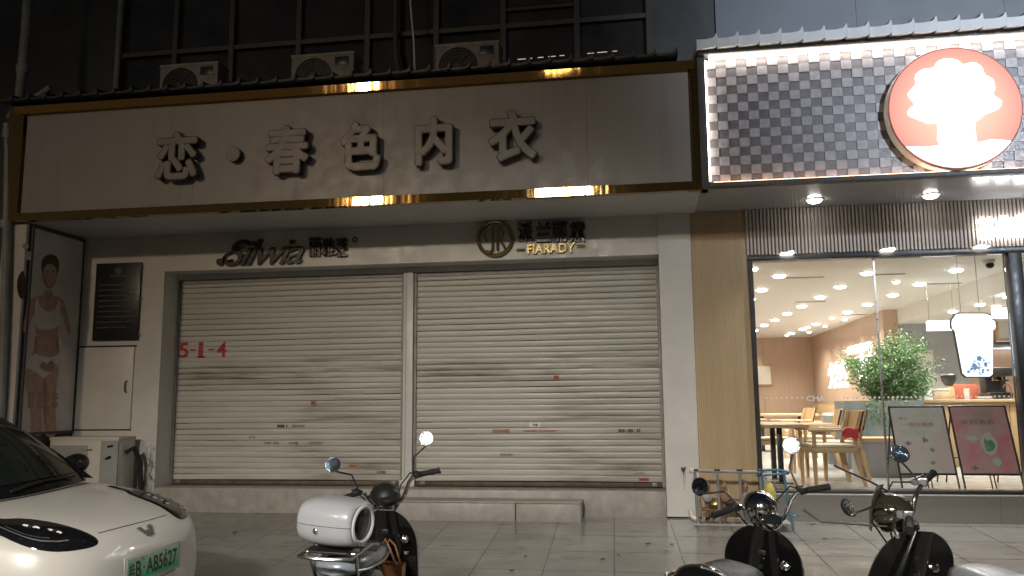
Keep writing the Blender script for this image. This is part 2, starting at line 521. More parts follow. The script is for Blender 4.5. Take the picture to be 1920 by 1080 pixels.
# ================================================================== GROUND
SL = .055
def gz(Y): return -SL * (9.64 - min(9.64, max(Y, 2.0)))
def sheet(name, xs, pts, mat):
    mb = MB()
    mb.grid([[(x, y, z) for x in xs] for y, z in pts])
    o = mb.build(name, mat, smooth=0)
    tag(o, kind='structure'); return o
sheet('ground', (-300, 300), [(-300, -.62), (300, -.62)], X['asphalt'])
sheet('road', (-60, 60), [(-14, -.555), (1.96, -.555)], X['asphalt'])
sheet('pavement', (-40, 40), [(2.0, gz(2.0)), (9.64, 0), (10.6, .0)], X['paving'])
mb = MB(); mb.box(-40, 40, 1.85, 1.998, -.62, gz(2.0) - .002, bev=.01)
tag(mb.build('kerb', X['granite']), kind='structure')
mb = MB(); mb.box(-40, 40, -16, -14, -.62, -.42, bev=.01)
tag(mb.build('far_pavement', X['granite']), kind='structure')

# ================================================================== LINGERIE SHOP BUILDING
YW, YS = 9.64, 10.0
ZSOF = 3.434
XL, XSH0, XSH1, XR = -7.10, -5.95, .235, .60
bld = thing('shop_building', 'white fronted lingerie shop with its shutters down and dark glazed upper floor', 'building', (-3.2, 9.8, 0))
def part(name, mat, parent, fn, **kw):
    mb = MB(); fn(mb); return mb.build(name, mat, parent, **kw)
part('lintel', X['white_wall'], bld, lambda m: m.box(XSH0, XSH1, YW, 9.95, 2.965, 3.60))
part('pier', X['white_wall'], bld, lambda m: m.box(XL, XSH0, YW, 10.25, -.1, 3.60))
part('pier', X['white_wall'], bld, lambda m: m.box(XSH1, XR, 9.60, 10.25, .015, 3.60))
part('pier_base', X['rubber'], bld, lambda m: m.box(XSH1 + .01, XR - .01, 9.62, 10.2, -.1, .015))
part('side_wall', X['wall_dark'], bld, lambda m: m.box(-7.42, XL - .002, 8.66, 10.25, -.2, 4.7))
part('wall_return', X['white_wall'], bld, lambda m: m.box(-7.418, -7.11, 8.62, 8.657, .6, 3.42))
part('sill', X['stone_step'], bld, lambda m: m.box(XSH0 + .003, XSH1 - .003, 9.615, 10.06, -.1, .285, bev=.008))
part('shutter_box', X['white_wall'], bld, lambda m: m.box(XSH0 + .003, XSH1 - .003, 9.953, 9.975, 2.90, 3.2))
part('canopy', X['soffit'], bld, lambda m: m.box(-7.36, .66, 8.60, YW - .003, ZSOF, ZSOF + .06))
part('canopy_roof', X['wall_dark'], bld, lambda m: m.box(-7.36, .66, 8.72, 9.72, 4.60, 4.78))
# upper floor
part('upper_wall', X['wall_dark'], bld, lambda m: (m.box(-14, -6.85, 9.72, 10.3, 3.6, 9.5), m.box(.24, .98, 9.66, 10.3, 4.0, 9.5), m.box(-6.85, .24, 9.76, 10.3, 3.6, 4.9)))
part('back_wall', X['wall_dark'], bld, lambda m: m.box(-6.85, .24, 10.6, 10.7, 4.5, 9.5))
part('left_wall', X['wall_dark'], bld, lambda m: m.box(-14, -7.43, 9.3, 9.71, -.6, 4.7))
mullx = [-6.76, -5.96, -5.165, -4.24, -3.32, -2.42, -1.568, -.657, .21]
uw = part('window_frame', X['mullion'], bld, lambda m: ([m.box(x - .033, x + .033, 9.63, 9.72, 4.9, 9.4) for x in mullx],
    m.box(-6.8, .24, 9.64, 9.715, 5.87, 5.93), m.box(-6.8, .24, 9.64, 9.715, 4.86, 4.92), m.box(-1.53, -.69, 9.65, 9.715, 6.10, 6.135)))
for i in range(len(mullx) - 1):
    part('window_pane', X['win_glass'], bld, lambda m: (m.box(mullx[i] + .035, mullx[i + 1] - .035, 9.70, 9.712, 4.93, 5.868), m.box(mullx[i] + .035, mullx[i + 1] - .035, 9.70, 9.712, 5.932, 9.4)))
for a, b, z in ((-1.40, -1.30, 5.475), (-1.26, -1.22, 5.477), (-1.15, -1.08, 5.48), (-1.02, -.93, 5.482), (-.88, -.82, 5.484), (-.54, -.46, 5.487), (-.42, -.30, 5.49), (-.24, -.18, 5.492), (-3.52, -3.46, 5.38), (-3.1, -3.05, 5.383)):
    part('lit_gap', X['lit_slit'], bld, lambda m: m.box(a, b, 9.693, 9.697, z, z + .007))

# roller shutters
PIT = .0700
PROF = [(0, .018), (.030, .018), (.055, .002), (.12, .0), (.35, -.0015), (.6, -.002), (.85, -.001), (.955, .001), (.985, .003), (1.0, .018)]
Z0S = .345
def shy(z):
    u = ((z - Z0S) / PIT) % 1.0
    for (a, ya), (b, yb) in zip(PROF[:-1], PROF[1:]):
        if a <= u <= b: return ya + (yb - ya) * (u - a) / (b - a)
    return .018
DENTS = [(.6, .8, .22, .016), (1.7, 1.35, .30, .014), (2.3, .62, .18, -.012), (1.2, 2.2, .35, .010), (2.75, 1.5, .2, .014), (.25, 1.4, .2, .012), (1.5, .55, .25, .012)]
def shutter(x0, x1, label):
    t = thing('roller_shutter', label, 'roller shutter', ((x0 + x1) / 2, YS, .3), 'roller shutters of the closed shop')
    mb = MB()
    rows = []
    k = 0
    rnd = random.Random(int(x0 * 10))
    while Z0S + k * PIT < 2.94:
        j = rnd.uniform(-.0016, .0016)
        for u, y in PROF[:-1]:
            row = []
            for q in range(33):
                x = x0 + .03 + (x1 - x0 - .06) * q / 32
                zc = Z0S + k * PIT
                dy = .004 * sin(k * .9 + q * .43) + .004 * sin(q * .2 + k * .21)
                for dx_, dz_, dr_, dd_ in DENTS:
                    dy += dd_ * math.exp(-((x - x0 - dx_) ** 2 + (zc - dz_) ** 2) / dr_ ** 2)
                row.append((x, YS + y + j + dy * .5, min(Z0S + (k + u) * PIT + .004 * sin(q * .098 + k * .7) * (1 if k % 5 else 1.6), 2.95)))
            rows.append(row)
        k += 1
    mb.grid(rows)
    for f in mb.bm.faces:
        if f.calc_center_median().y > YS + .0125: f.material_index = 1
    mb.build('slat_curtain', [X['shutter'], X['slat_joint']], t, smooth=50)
    part('bottom_bar', X['rust'], t, lambda m: m.box(x0 + .02, x1 - .02, YS - .022, YS + .02, .293, .343, bev=.004))
    for a in (x0, x1 - .035):
        part('guide_rail', X['steel_dark'], t, lambda m: m.box(a + .002, a + .033, YS - .03, YS + .03, .29, 2.95))
    part('headbox', X['grey_metal'], t, lambda m: m.box(x0 + .04, x1 - .04, YS - .016, YS + .2, 2.845, 2.96))
    for a in (x0 + .12, x1 - .12):
        part('lock', X['steel_dark'], t, lambda m: (m.box(a - .03, a + .03, YS - .035, YS - .0225, .30, .345, bev=.004), m.tube([(a, YS - .034, .32), (a, YS - .052, .32)], .012)))
    return t
X['slat_joint'] = mk('slat_joint_dark', (.12, .105, .085), .7, var=.3)  # darker colour for the groove faces between slats
X['rust'] = mk('rusty_bar', (.10, .065, .045), .6, var=.35, vs=12)
X['steel_dark'] = mk('dull_steel', (.22, .21, .19), .5, var=.2, metal=.3)
sh1 = shutter(-5.95, -2.90, 'cream roller shutter with red stencilled numerals at its edge')
sh2 = shutter(-2.772, .235, 'cream roller shutter between the middle post and the white pier')
post = thing('shutter_post', 'cream upright post between the two roller shutters', 'post', (-2.836, 9.96, .29))
part('post_body', X['white_wall'], post, lambda m: m.box(-2.897, -2.775, 9.935, 10.03, .287, 2.96, bev=.006))
part('post_groove', X['steel_dark'], post, lambda m: m.box(-2.866, -2.860, 9.9325, 9.936, .40, 2.94))
part('post_foot', X['ac_white'], post, lambda m: m.box(-2.93, -2.74, 9.925, 9.9345, .288, .36, bev=.002))

# red stencil, conformed to the slats
def conform(me, Mx, proud=.004):
    b = bmesh.new(); b.from_mesh(me); b.transform(Mx)
    z = Z0S
    while z < 2.9:
        for u, _ in PROF[:-1]:
            zz = z + u * PIT
            bmesh.ops.bisect_plane(b, geom=b.verts[:] + b.edges[:] + b.faces[:], plane_co=(0, 0, zz), plane_no=(0, 0, 1), dist=1e-5)
        z += PIT
    for v in b.verts: v.co.y = YS + min(shy(v.co.z), .008) - proud - .003
    m2 = bpy.data.meshes.new('conformed'); b.to_mesh(m2); b.free()
    return m2
for ch, px in (('5', 345), ('-', 362), ('1', 377), ('_', 378), ('-', 397), ('4', 416)):
    c = PY(px, 657.5, YS)
    if ch == '_':
        me, R = text_fit('-', c.x, 1.895, .10, .024, YS, offset=.02)
    elif ch == '-':
        me, R = text_fit('-', c.x, 1.985, .085, .022, YS, offset=.02)
    else:
        me, R = text_fit(ch, c.x, 1.985, .135 if ch != '1' else .062, .20, YS, offset=.022)
    mb = MB(); mb.mesh(conform(me, R))
    mb.build('stencil_numeral' if ch not in '-_' else 'stencil_dash', X['red_paint'], sh1, smooth=0, recalc=False)

# small adverts stuck on the slats
def sticker(px, py, wpx, hpx, mat, label, marks=None):
    c = PY(px, py, YS)
    k = round((c.z - Z0S) / PIT - .5)
    zc = Z0S + (k + .52) * PIT
    W = wpx / 1559 * 10.3; H = min(hpx / 1559 * 10.4, .05)
    o = thing('advert_sticker', label, 'sticker', (c.x, YS, zc), 'small adverts on the shutters')
    rnd = random.Random(px * 7 + py)
    if marks is None:
        part('label_sheet', mat, o, lambda m: m.box(c.x - W / 2, c.x + W / 2, YS - .0125, YS - .0105, zc - H / 2, zc + H / 2), smooth=0)
        marks = 'ink'; m0 = .6
    else: m0 = 1
    mb = MB(); x = c.x - W / 2 * m0
    while x < c.x + W / 2 * m0:
        ww = rnd.uniform(.008, .02)
        if rnd.random() < .85:
            hh = H * rnd.uniform(.28, .48) * m0
            mb.box(x, min(x + ww, c.x + W / 2), YS - .0138, YS - .0126 if m0 < 1 else YS - .0105, zc - hh, zc + hh)
        x += ww + rnd.uniform(.003, .009)
    mb.build('printed_marks', X[marks], o, smooth=0)
STK = [
 (588, 758, 10, 8, 'orange', None, 'small orange square sticker on the left shutter at mid height'),
 (530, 794, 20, 6, None, 'ink', 'dark stamped advert on the left shutter below the orange square'),
 (560, 803, 26, 5, None, 'ink_grey', 'faded grey stamp just right of the dark stamped advert'),
 (510, 829, 30, 5, None, 'ink_grey', 'leftmost faded grey stamp in the row low on the left shutter'),
 (551, 829, 18, 6, None, 'ink_grey', 'middle faded grey stamp in the row low on the left shutter'),
 (592, 829, 26, 5, None, 'ink_grey', 'rightmost faded grey stamp in the row low on the left shutter'),
 (473, 819, 12, 5, None, 'ink_grey', 'short grey smudged stamp left of the row on the left shutter'),
 (662, 879, 17, 6, 'orange', None, 'orange strip sticker beside the round blue scooter mirror'),
 (715, 890, 17, 5, 'ink_grey', None, 'dull brown strip sticker at the shutter bottom near the post'),
 (1043, 705, 10, 8, 'orange', None, 'small orange square sticker on the right shutter at mid height'),
 (1003, 794, 20, 7, 'paper', None, 'white label with dark print on the right shutter'),
 (938, 805, 34, 7, None, 'ink_red', 'red stamped advert on the right shutter beside the white label'),
 (1012, 804, 60, 3, None, 'ink_red', 'thin red smeared stamp under the white label'),
 (1180, 804, 38, 7, None, 'ink', 'black stamped advert near the right edge of the right shutter'),
 (950, 855, 22, 6, None, 'ink_grey', 'blurred grey stamp low in the middle of the right shutter'),
 (1200, 882, 18, 4, None, 'ink_grey', 'thin grey stamp above the red strip at the shutter corner'),
 (1207, 894, 18, 5, 'paper_red', None, 'red strip sticker in the lower corner of the right shutter'),
]
for a in STK: sticker(a[0], a[1], a[2], a[3], X[a[4]] if a[4] else None, a[6], a[5])

# step in front
stp = thing('stone_step', 'low beige stone step in front of the roller shutters', 'step', (-2.0, 9.45, 0))
part('step_body', X['stone_step'], stp, lambda m: (m.box(-3.45, -1.42, 9.30, 9.612, -.1, .175, bev=.006), m.box(-1.412, -.70, 9.302, 9.612, -.1, .174, bev=.006)))
part('step_tread', X['granite2'] if 'granite2' in X else X['stone_step'], stp, lambda m: m.box(-3.46, -.69, 9.288, 9.612, .178, .196, bev=.004))

# main sign
sg = thing('shop_sign', 'long cream signboard with bronze Chinese letters above the roller shutters', 'sign', (-3.3, 8.6, 3.5))
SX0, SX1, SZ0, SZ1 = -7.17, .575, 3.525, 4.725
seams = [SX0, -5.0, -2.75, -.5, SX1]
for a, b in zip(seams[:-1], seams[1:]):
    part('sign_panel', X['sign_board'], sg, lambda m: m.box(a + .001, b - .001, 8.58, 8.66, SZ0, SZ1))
def trim(mb, pts, n):
    # moulding swept: outer edge forward
    mb.grid(pts)
part('top_trim', X['gold'], sg, lambda m: m.grid([[(x, 8.578, SZ1 - .004) for x in (SX0 - .11, -4, -1, SX1 + .085)], [(x, 8.528, SZ1 + .008) for x in (SX0 - .11, -4, -1, SX1 + .085)], [(x, 8.517, SZ1 + .10) for x in (SX0 - .16, -4, -1, SX1 + .10)], [(x, 8.62, SZ1 + .105) for x in (SX0 - .16, -4, -1, SX1 + .10)]]), smooth=20)
part('bottom_trim', X['gold'], sg, lambda m: m.grid([[(x, 8.578, SZ0 + .004) for x in (SX0 - .02, -4, -1, SX1)], [(x, 8.5225, SZ0 - .004) for x in (SX0 - .03, -4, -1, SX1 + .01)], [(x, 8.5237, SZ0 - .097) for x in (SX0 - .18, -4, -1, SX1 + .09)], [(x, 8.60, SZ0 - .099) for x in (SX0 - .18, -4, -1, SX1 + .09)]]), smooth=15)
part('end_trim', X['gold'], sg, lambda m: m.grid([[(SX1 + .003, 8.575, z) for z in (SZ0 + .005, 4.2, SZ1 - .003)], [(SX1 + .02, 8.545, z) for z in (SZ0 - .004, 4.2, SZ1 + .006)], [(SX1 + .097, 8.51, z) for z in (SZ0 - .095, 4.2, SZ1 + .097)], [(SX1 + .10, 8.61, z) for z in (SZ0 - .095, 4.2, SZ1 + .097)]]), smooth=20)
part('end_trim', X['gold'], sg, lambda m: m.grid([[(SX0 - .003, 8.575, z) for z in (SZ0 + .005, 4.2, SZ1 - .003)], [(SX0 - .02, 8.545, z) for z in (SZ0 - .004, 4.2, SZ1 + .006)], [(SX0 - .19, 8.51, z) for z in (SZ0 - .095, 4.2, SZ1 + .097)], [(SX0 - .20, 8.61, z) for z in (SZ0 - .095, 4.2, SZ1 + .097)]]), smooth=20)
for ch, px, py, W, H in (('恋', 335, 294, .53, .58), ('春', 541, 283, .53, .57), ('色', 678, 275, .48, .57), ('内', 815, 266, .43, .56), ('衣', 962, 256, .54, .58)):
    c = PY(px, py, 8.50)
    me, R = text_fit(ch, c.x, c.z, W - .06, H - .06, 8.535, .085)
    def bold(rad, front, thick, mat, nm, par):
        mb = MB()
        for k in range(12):
            R2 = R.copy()
            R2[0][3] += rad * cos(2 * pi * k / 12); R2[2][3] += rad * sin(2 * pi * k / 12)
            R2[1][2] = -thick; R2[1][3] = front + thick / 2 + .0003 * k
            mb.mesh(me, R2)
        return mb.build(nm, mat, par, smooth=0, recalc=False)
    lb = bold(.027, 8.452, .085, X['bronze'], 'sign_letter', sg)
    bold(.016, 8.446, .004, X['letter_cream'], 'letter_face', lb)
c = PY(437, 289, 8.5)
mb = MB(); mb.lathe([(.080, .04), (.085, .035), (.085, -.040), (.078, -.045)], (c.x, 8.535, c.z), (0, 1, 0), 28)
for f in mb.bm.faces:
    f.normal_update(); f.material_index = 1 if abs(f.normal.y) > .8 else 0
mb.build('sign_dot', [X['bronze'], X['letter_cream']], sg, smooth=30, recalc=False)

# tiled eave over the sign
ev = thing('tiled_eave', 'dark tiled eave running along the top of the lingerie signboard', 'eave', (-3.3, 8.6, 4.85))
def eave_mesh(mb, x0, x1, y0, y1, z0, z1, pit, r, th=.03, fl=0):
    n = int((x1 - x0) / pit)
    for i in range(n):
        x = x0 + i * pit
        jz = random.uniform(-.006, .006)
        rows = []
        for (y, z) in ((y0, z0), (y1, z1)):
            rows.append([(x + pit * q, y - .02 * q, z + jz + h_) for q, h_ in ((0, -.004), (.12, -.006), (.45, -.010), (.78, -.002), (.86, .012), (.93, r * .72), (.975, r * .66), (1.0, .0))])
        top = rows
        mb.grid(top)
        bot = [[(p[0], p[1] + .004, z_ - th + .3 * (p[2] - z_)) for p in rw] for rw, z_ in zip(rows, (z0, z1))]
        mb.grid(bot, flip=True)
        mb.grid([top[0], bot[0]]); mb.grid([[top[0][0], top[1][0]], [bot[0][0], bot[1][0]]]); mb.grid([[top[0][-1], top[1][-1]], [bot[0][-1], bot[1][-1]]])
part('tile_row', X['eave_dark'], ev, lambda m: eave_mesh(m, -7.45, .68, 8.40, 9.3, 4.885, 5.02, .22, .055))
part('eave_board', X['wall_dark'], ev, lambda m: m.box(-7.4, .67, 8.60, 8.75, 4.74, 4.84))

# brand letters under the canopy
b1 = thing('wall_lettering', 'dark cursive brand lettering with three Chinese characters above the left shutter', 'lettering', (-4.3, 9.6, 3.15))
c0, c1 = PY(405, 468, 9.6), PY(572, 462, 9.6)
me, R = text_fit('Silwia', (c0.x + c1.x) / 2 + .05, 3.165, 1.05, .33, 9.637, .045, offset=.004, shear=.42, spacing=.86)
mb = MB(); mb.mesh(me, R); mb.build('script_word', X['letter_black'], b1, smooth=0, recalc=False)
mb = MB()
p0 = PY(440, 455, 9.6)
mb.tube([(p0.x + .13, 9.615, 3.25), (p0.x + .02, 9.615, 3.20), (p0.x - .12, 9.615, 3.14), (p0.x - .16, 9.615, 3.09), (p0.x - .10, 9.615, 3.06), (p0.x - .02, 9.615, 3.08)], [.010, .016, .02, .02, .018, .01], 8)
mb.lathe([(.028, -.02), (.045, -.02), (.045, .02), (.028, .02)], (p0.x - .19, 9.612, 3.055), (0, 1, 0), 20)
mb.build('script_swash', X['letter_black'], b1)
for ch, px in (('丽', 590), ('雅', 615), ('莱', 640)):
    c = PY(px, 463, 9.6)
    me, R = text_fit(ch, c.x, c.z, .155, .24, 9.637, .045, offset=.012)
    mb = MB(); mb.mesh(me, R); mb.build('character', X['letter_black'], b1, smooth=0, recalc=False)
c = PY(664, 449, 9.6)
mb = MB(); mb.tube([(c.x + .03 * cos(a), 9.62, c.z + .03 * sin(a)) for a in [2 * pi * k / 14 for k in range(14)]], .007, 6, closed=True)
mb.build('mark_ring', X['letter_black'], b1)

b2 = thing('wall_lettering', 'gold brand lettering with ring emblem above the right shutter', 'lettering', (-1.3, 9.6, 3.2))
c = PY(928, 447, 9.6)
rr = .205
mb = MB(); mb.tube([(c.x + rr * cos(a), 9.60, c.z + rr * sin(a)) for a in [2 * pi * k / 40 for k in range(40)]], .022, 8, closed=True)
mb.build('emblem_ring', X['brass_dark'] if 'brass_dark' in X else X['brass'], b2)
mb = MB()
def arc(cx, cz, r, a0, a1, n=12): return [(cx + r * cos(radians(a0 + (a1 - a0) * k / n)), 9.60, cz + r * sin(radians(a0 + (a1 - a0) * k / n))) for k in range(n + 1)]
mb.tube([(c.x - .03, 9.6, c.z + .15), (c.x - .03, 9.6, c.z - .10)] + arc(c.x - .07, c.z - .12, .04, 0, -150), .014, 8)
mb.tube([(c.x + .03, 9.6, c.z + .13), (c.x + .03, 9.6, c.z - .15)], .014, 8)
mb.tube(arc(c.x + .03, c.z + .06, .07, 90, -90), .014, 8)
mb.tube([(c.x + .05, 9.6, c.z), (c.x + .13, 9.6, c.z - .14)], .014, 8)
mb.tube(arc(c.x - .03, c.z + .05, .10, 100, 230), .014, 8)
mb.build('monogram', X['brass'], b2)
for ch, px in (('派', 985), ('兰', 1019), ('丽', 1049), ('黛', 1082)):
    c = PY(px, 434, 9.6)
    me, R = text_fit(ch, c.x, c.z, .19, .245, 9.637, .05, offset=.018)
    mb = MB(); mb.mesh(me, R); mb.build('character', X['letter_black'], b2, smooth=0, recalc=False)
c0, c1 = PY(988, 468, 9.6), PY(1078, 464, 9.6)
me, R = text_fit('FIARADY', (c0.x + c1.x) / 2, (c0.z + c1.z) / 2 + .005, c1.x - c0.x, .115, 9.637, .04, offset=.03)
mb = MB(); mb.mesh(me, R); mb.build('latin_word', X['brass'], b2, smooth=0, recalc=False)
for px, a in ((976, 468), (1089, 461)):
    c = PY(px, a, 9.6)
    part('dash_bar', X['brass'], b2, lambda m: m.tube([(c.x - .05, 9.61, c.z), (c.x + .05, 9.61, c.z)], .013, 8))

# notice board, cabinet door, poster, socket on the left pier
nb = thing('notice_board', 'black notice board with faint grey lettering on the white wall', 'notice board', (-6.56, 9.6, 2.6))
part('board_panel', X['slate_board'], nb, lambda m: m.box(-6.88, -6.255, 9.60, 9.637, 2.10, 3.09, bev=.004))
def blines(m):
    rnd = random.Random(4)
    m.lathe([(.03, 0), (.045, 0), (.045, .002), (.03, .002)], (-6.565, 9.597, 2.985), (0, 1, 0), 18)
    m.box(-6.68, -6.45, 9.5975, 9.599, 2.915, 2.93); m.box(-6.62, -6.51, 9.5975, 9.599, 2.885, 2.893)
    for k in range(9):
        z = 2.80 - k * .068
        x = -6.82
        while x < -6.33 - (.12 if k in (0, 8) else 0):
            ww = rnd.uniform(.015, .05); m.box(x, x + ww, 9.5975, 9.599, z, z + .016); x += ww + .008
part('grey_text', X['board_ink'], nb, blines, smooth=0)
for z in (2.16, 2.62, 3.03):
    part('side_pin', X['steel_dark'], nb, lambda m: m.tube([(-6.256, 9.615, z), (-6.236, 9.615, z)], .012))
cb = thing('wall_cabinet', 'white cabinet door with dark pull handle under the notice board', 'cabinet', (-6.7, 9.6, 1.5))
part('cabinet_door', X['white_wall'], cb, lambda m: m.box(-7.06, -6.30, 9.612, 9.638, .99, 2.015, bev=.003))
part('shadow_gap', X['rubber'], cb, lambda m: (m.box(-7.075, -6.28, 9.63, 9.6385, 2.017, 2.036), m.box(-7.075, -7.062, 9.63, 9.6385, .985, 2.017), m.box(-7.075, -6.30, 9.63, 9.6385, .975, .988)))
c = PY(238, 725, 9.61)
part('handle', X['dark'], cb, lambda m: m.tube([(c.x, 9.61, c.z + .075), (c.x - .012, 9.588, c.z + .06), (c.x - .015, 9.585, c.z), (c.x - .012, 9.588, c.z - .06), (c.x, 9.61, c.z - .075)], .008, 8))
so = thing('wall_socket', 'small dark socket low on the white wall behind the car', 'socket')
c = PY(267, 908, 9.63)
part('socket_plate', X['ac_grey'], so, lambda m: m.box(c.x - .035, c.x + .035, 9.622, 9.637, c.z - .045, c.z + .045, bev=.004))
part('socket_hole', X['rubber'], so, lambda m: m.box(c.x - .024, c.x + .024, 9.618, 9.624, c.z - .005, c.z + .036, bev=.003))

# poster on the return wall (faces +X)
XP = XL + .006
po = thing('wall_poster', 'tall framed poster of a model in white underwear on the side wall', 'poster', (XP, 9.2, 2.2))
def onX(px, py, Xc):
    d = ray(px, py); return CAM + d * (Xc / d.x)
PY0, PY1, PZ0, PZ1 = 8.72, 9.60, .98, 3.38
part('print_sheet', X['poster_bg'], po, lambda m: m.box(XP, XP + .012, PY0, PY1, PZ0, PZ1))
part('poster_frame', X['mullion'], po, lambda m: (m.box(XP, XP + .02, PY0 - .03, PY0 - .001, PZ0 - .03, PZ1 + .03), m.box(XP, XP + .02, PY1 + .001, PY1 + .025, PZ0 - .03, PZ1 + .03), m.box(XP, XP + .02, PY0, PY1, PZ1 + .001, PZ1 + .03), m.box(XP, XP + .02, PY0, PY1, PZ0 - .03, PZ0 - .001)))
def flat(name, pxs, mat, off):
    mb = MB()
    pts = [onX(px, py, XP + .0125 + off) for px, py in pxs]
    mb.prism([(p.y, p.z) for p in pts], lambda y, z, d: (XP + .0125 + off - d, y, z), off + .0005)
    mb.build(name, mat, po, smooth=0)
def sm(pts, n=3):
    out = []
    N = len(pts)
    for i in range(N):
        p0, p1, p2, p3 = pts[i - 1], pts[i], pts[(i + 1) % N], pts[(i + 2) % N]
        for k in range(n):
            u = k / n
            out.append(tuple(.5 * ((2 * p1[a]) + (-p0[a] + p2[a]) * u + (2 * p0[a] - 5 * p1[a] + 4 * p2[a] - p3[a]) * u * u + (-p0[a] + 3 * p1[a] - 3 * p2[a] + p3[a]) * u ** 3) for a in (0, 1)))
    return out
body = sm([(84, 545), (82, 553), (68, 556), (54, 563), (48, 590), (44, 620), (52, 622), (58, 602), (65, 590), (66, 612), (68, 632), (64, 655), (50, 690), (45, 712), (52, 745), (58, 790), (58, 812), (78, 814), (78, 770), (80, 725), (85, 770), (84, 814), (104, 815), (104, 765), (107, 715), (110, 690), (109, 660), (107, 632), (112, 605), (116, 585), (122, 612), (128, 628), (133, 622), (127, 590), (118, 562), (104, 555), (96, 551), (96, 543)])
flat('printed_body', body, X['skin'], .0010)
flat('printed_head', sm([(82, 495), (79, 512), (83, 532), (92, 541), (102, 534), (108, 512), (104, 494), (93, 487)]), X['skin_dark'], .0016)
flat('printed_hair', sm([(78, 500), (80, 486), (92, 477), (106, 481), (111, 496), (108, 512), (104, 500), (92, 494), (83, 502), (80, 512)]), X['hair'], .0022)
flat('printed_top', sm([(66, 572), (70, 558), (74, 572), (84, 582), (92, 584), (102, 580), (108, 570), (111, 560), (113, 575), (113, 598), (108, 612), (92, 618), (72, 616), (66, 600)]), X['cloth_white'], .0018)
flat('printed_briefs', sm([(64, 664), (80, 668), (96, 670), (110, 666), (109, 682), (98, 695), (88, 704), (80, 708), (70, 700), (56, 692), (46, 688)]), X['cloth_white'], .0018)
flat('printed_flower', sm([(74, 688), (80, 678), (88, 682), (96, 676), (104, 684), (100, 694), (90, 697), (82, 695)]), X['skin_dark'], .0024)
flat('printed_flower', sm([(34, 520), (42, 508), (47, 518), (50, 540), (44, 560), (36, 556), (32, 538)]), X['hair'], .0010)
flat('printed_face', sm([(85, 500), (83, 515), (86, 528), (93, 537), (101, 530), (105, 514), (103, 500), (94, 495)]), X['skin'], .0026)
for fx_, fy_, w_, h_ in ((89, 510, 3, 1.2), (99, 509, 3, 1.2), (94, 526, 3.2, 1.4), (94, 518, 1.0, 2.2)):
    flat('printed_feature', sm([(fx_ - w_, fy_), (fx_, fy_ - h_), (fx_ + w_, fy_), (fx_, fy_ + h_)]), X['hair'] if h_ < 1.4 else X['skin_dark'], .0032)
flat('printed_shade', sm([(84, 545), (92, 552), (98, 546), (96, 556), (88, 558)]), X['skin_dark'], .0026)
flat('printed_shade', sm([(67, 630), (70, 645), (66, 662), (64, 655)]), X['skin_dark'], .0026)
flat('printed_shade', sm([(108, 625), (110, 645), (111, 662), (105, 650)]), X['skin_dark'], .0026)
flat('printed_shade', sm([(84, 710), (88, 740), (86, 800), (81, 770), (81, 730)]), X['skin_dark'], .0026)
for fx_, fy_ in ((75, 590), (82, 600), (92, 598), (100, 592), (107, 585), (78, 606), (98, 606)):
    flat('printed_lace', sm([(fx_ - 3, fy_), (fx_, fy_ - 4), (fx_ + 3, fy_), (fx_, fy_ + 4)]), X['poster_bg'], .0030)
for fx_, fy_, r_ in ((55, 480, 9), (48, 462, 6), (112, 640, 5), (120, 560, 4), (66, 470, 5)):
    flat('printed_petal', sm([(fx_ - r_, fy_), (fx_ - r_ * .3, fy_ - r_), (fx_ + r_, fy_ - r_ * .4), (fx_ + r_ * .6, fy_ + r_ * .8), (fx_ - r_ * .5, fy_ + r_ * .7)]), X['cloth_white'], .0008)
for ch, px in (('匠', 55), ('美', 72), ('之', 86), ('恋', 100)):
    c = onX(px, 750, XP)
    me = text_mesh(ch, 1.0, .5, .004)
    R = Matrix(((0, 0, .004, XP + .014), (.12, 0, 0, c.y - .05), (0, .12 * (1.8 if px < 90 else 1.8), 0, c.z - .08), (0, 0, 0, 1)))
    mb = MB(); mb.mesh(me, R); mb.build('printed_character', X['skin_dark'], po, smooth=0, recalc=False)

# drain pipes, cables
def pipe(label, pts, r, mat=X['pipe'], name='drain_pipe', cat='pipe', joints=(), group=None):
    o = thing(name, label, cat, pts[0], group)
    part('pipe_run', mat, o, lambda m: m.tube(pts, r, 12))
    for j in joints:
        part('pipe_collar', mat, o, lambda m: m.tube([(j[0], j[1], j[2] - .05), (j[0], j[1], j[2] + .05)], r * 1.35, 12))
    return o
pipe('grey drain pipe running down beside the poster at the pavement corner', [(-7.41, 8.55, 4.63), (-7.37, 8.55, 4.3), (-7.29, 8.55, 3.0), (-7.22, 8.55, 1.6), (-7.18, 8.55, .2), (-7.17, 8.55, -.06)], .045, joints=[(-7.395, 8.55, 4.5), (-7.33, 8.55, 3.4)])
pipe('grey upper drain pipe with a slanted branch above the left end of the sign', [(-7.46, 8.75, 9), (-7.43, 8.75, 5.9), (-7.42, 8.72, 4.95), (-7.44, 8.62, 4.7)], .055, joints=[(-7.43, 8.75, 5.4)])
pipe('short slanted grey pipe branching off above the left end of the sign', [(-7.36, 8.74, 4.93), (-7.02, 8.74, 5.13)], .04)
pipe('pale vertical pipe on the dark upper wall left of the windows', [(-6.76, 9.62, 9.3), (-6.765, 9.62, 5.2), (-6.77, 9.62, 4.85)], .04)
pipe('dark bent pipe rising between the middle windows above the sign', [(-2.93, 9.55, 9.2), (-2.92, 9.55, 5.7), (-2.88, 9.5, 5.45), (-2.78, 9.4, 5.1), (-2.74, 9.35, 4.9)], .035, mat=X['mullion'])
pipe('thin white cable hanging in front of the upper windows', [(-2.70, 9.3, 9.2), (-2.66, 9.3, 6.1), (-2.60, 9.25, 5.6), (-2.57, 9.22, 5.05)], .011, mat=X['pale_cable'] if 'pale_cable' in X else X['eave_white'], name='hanging_cable', cat='cable')
rt = random.Random(3)
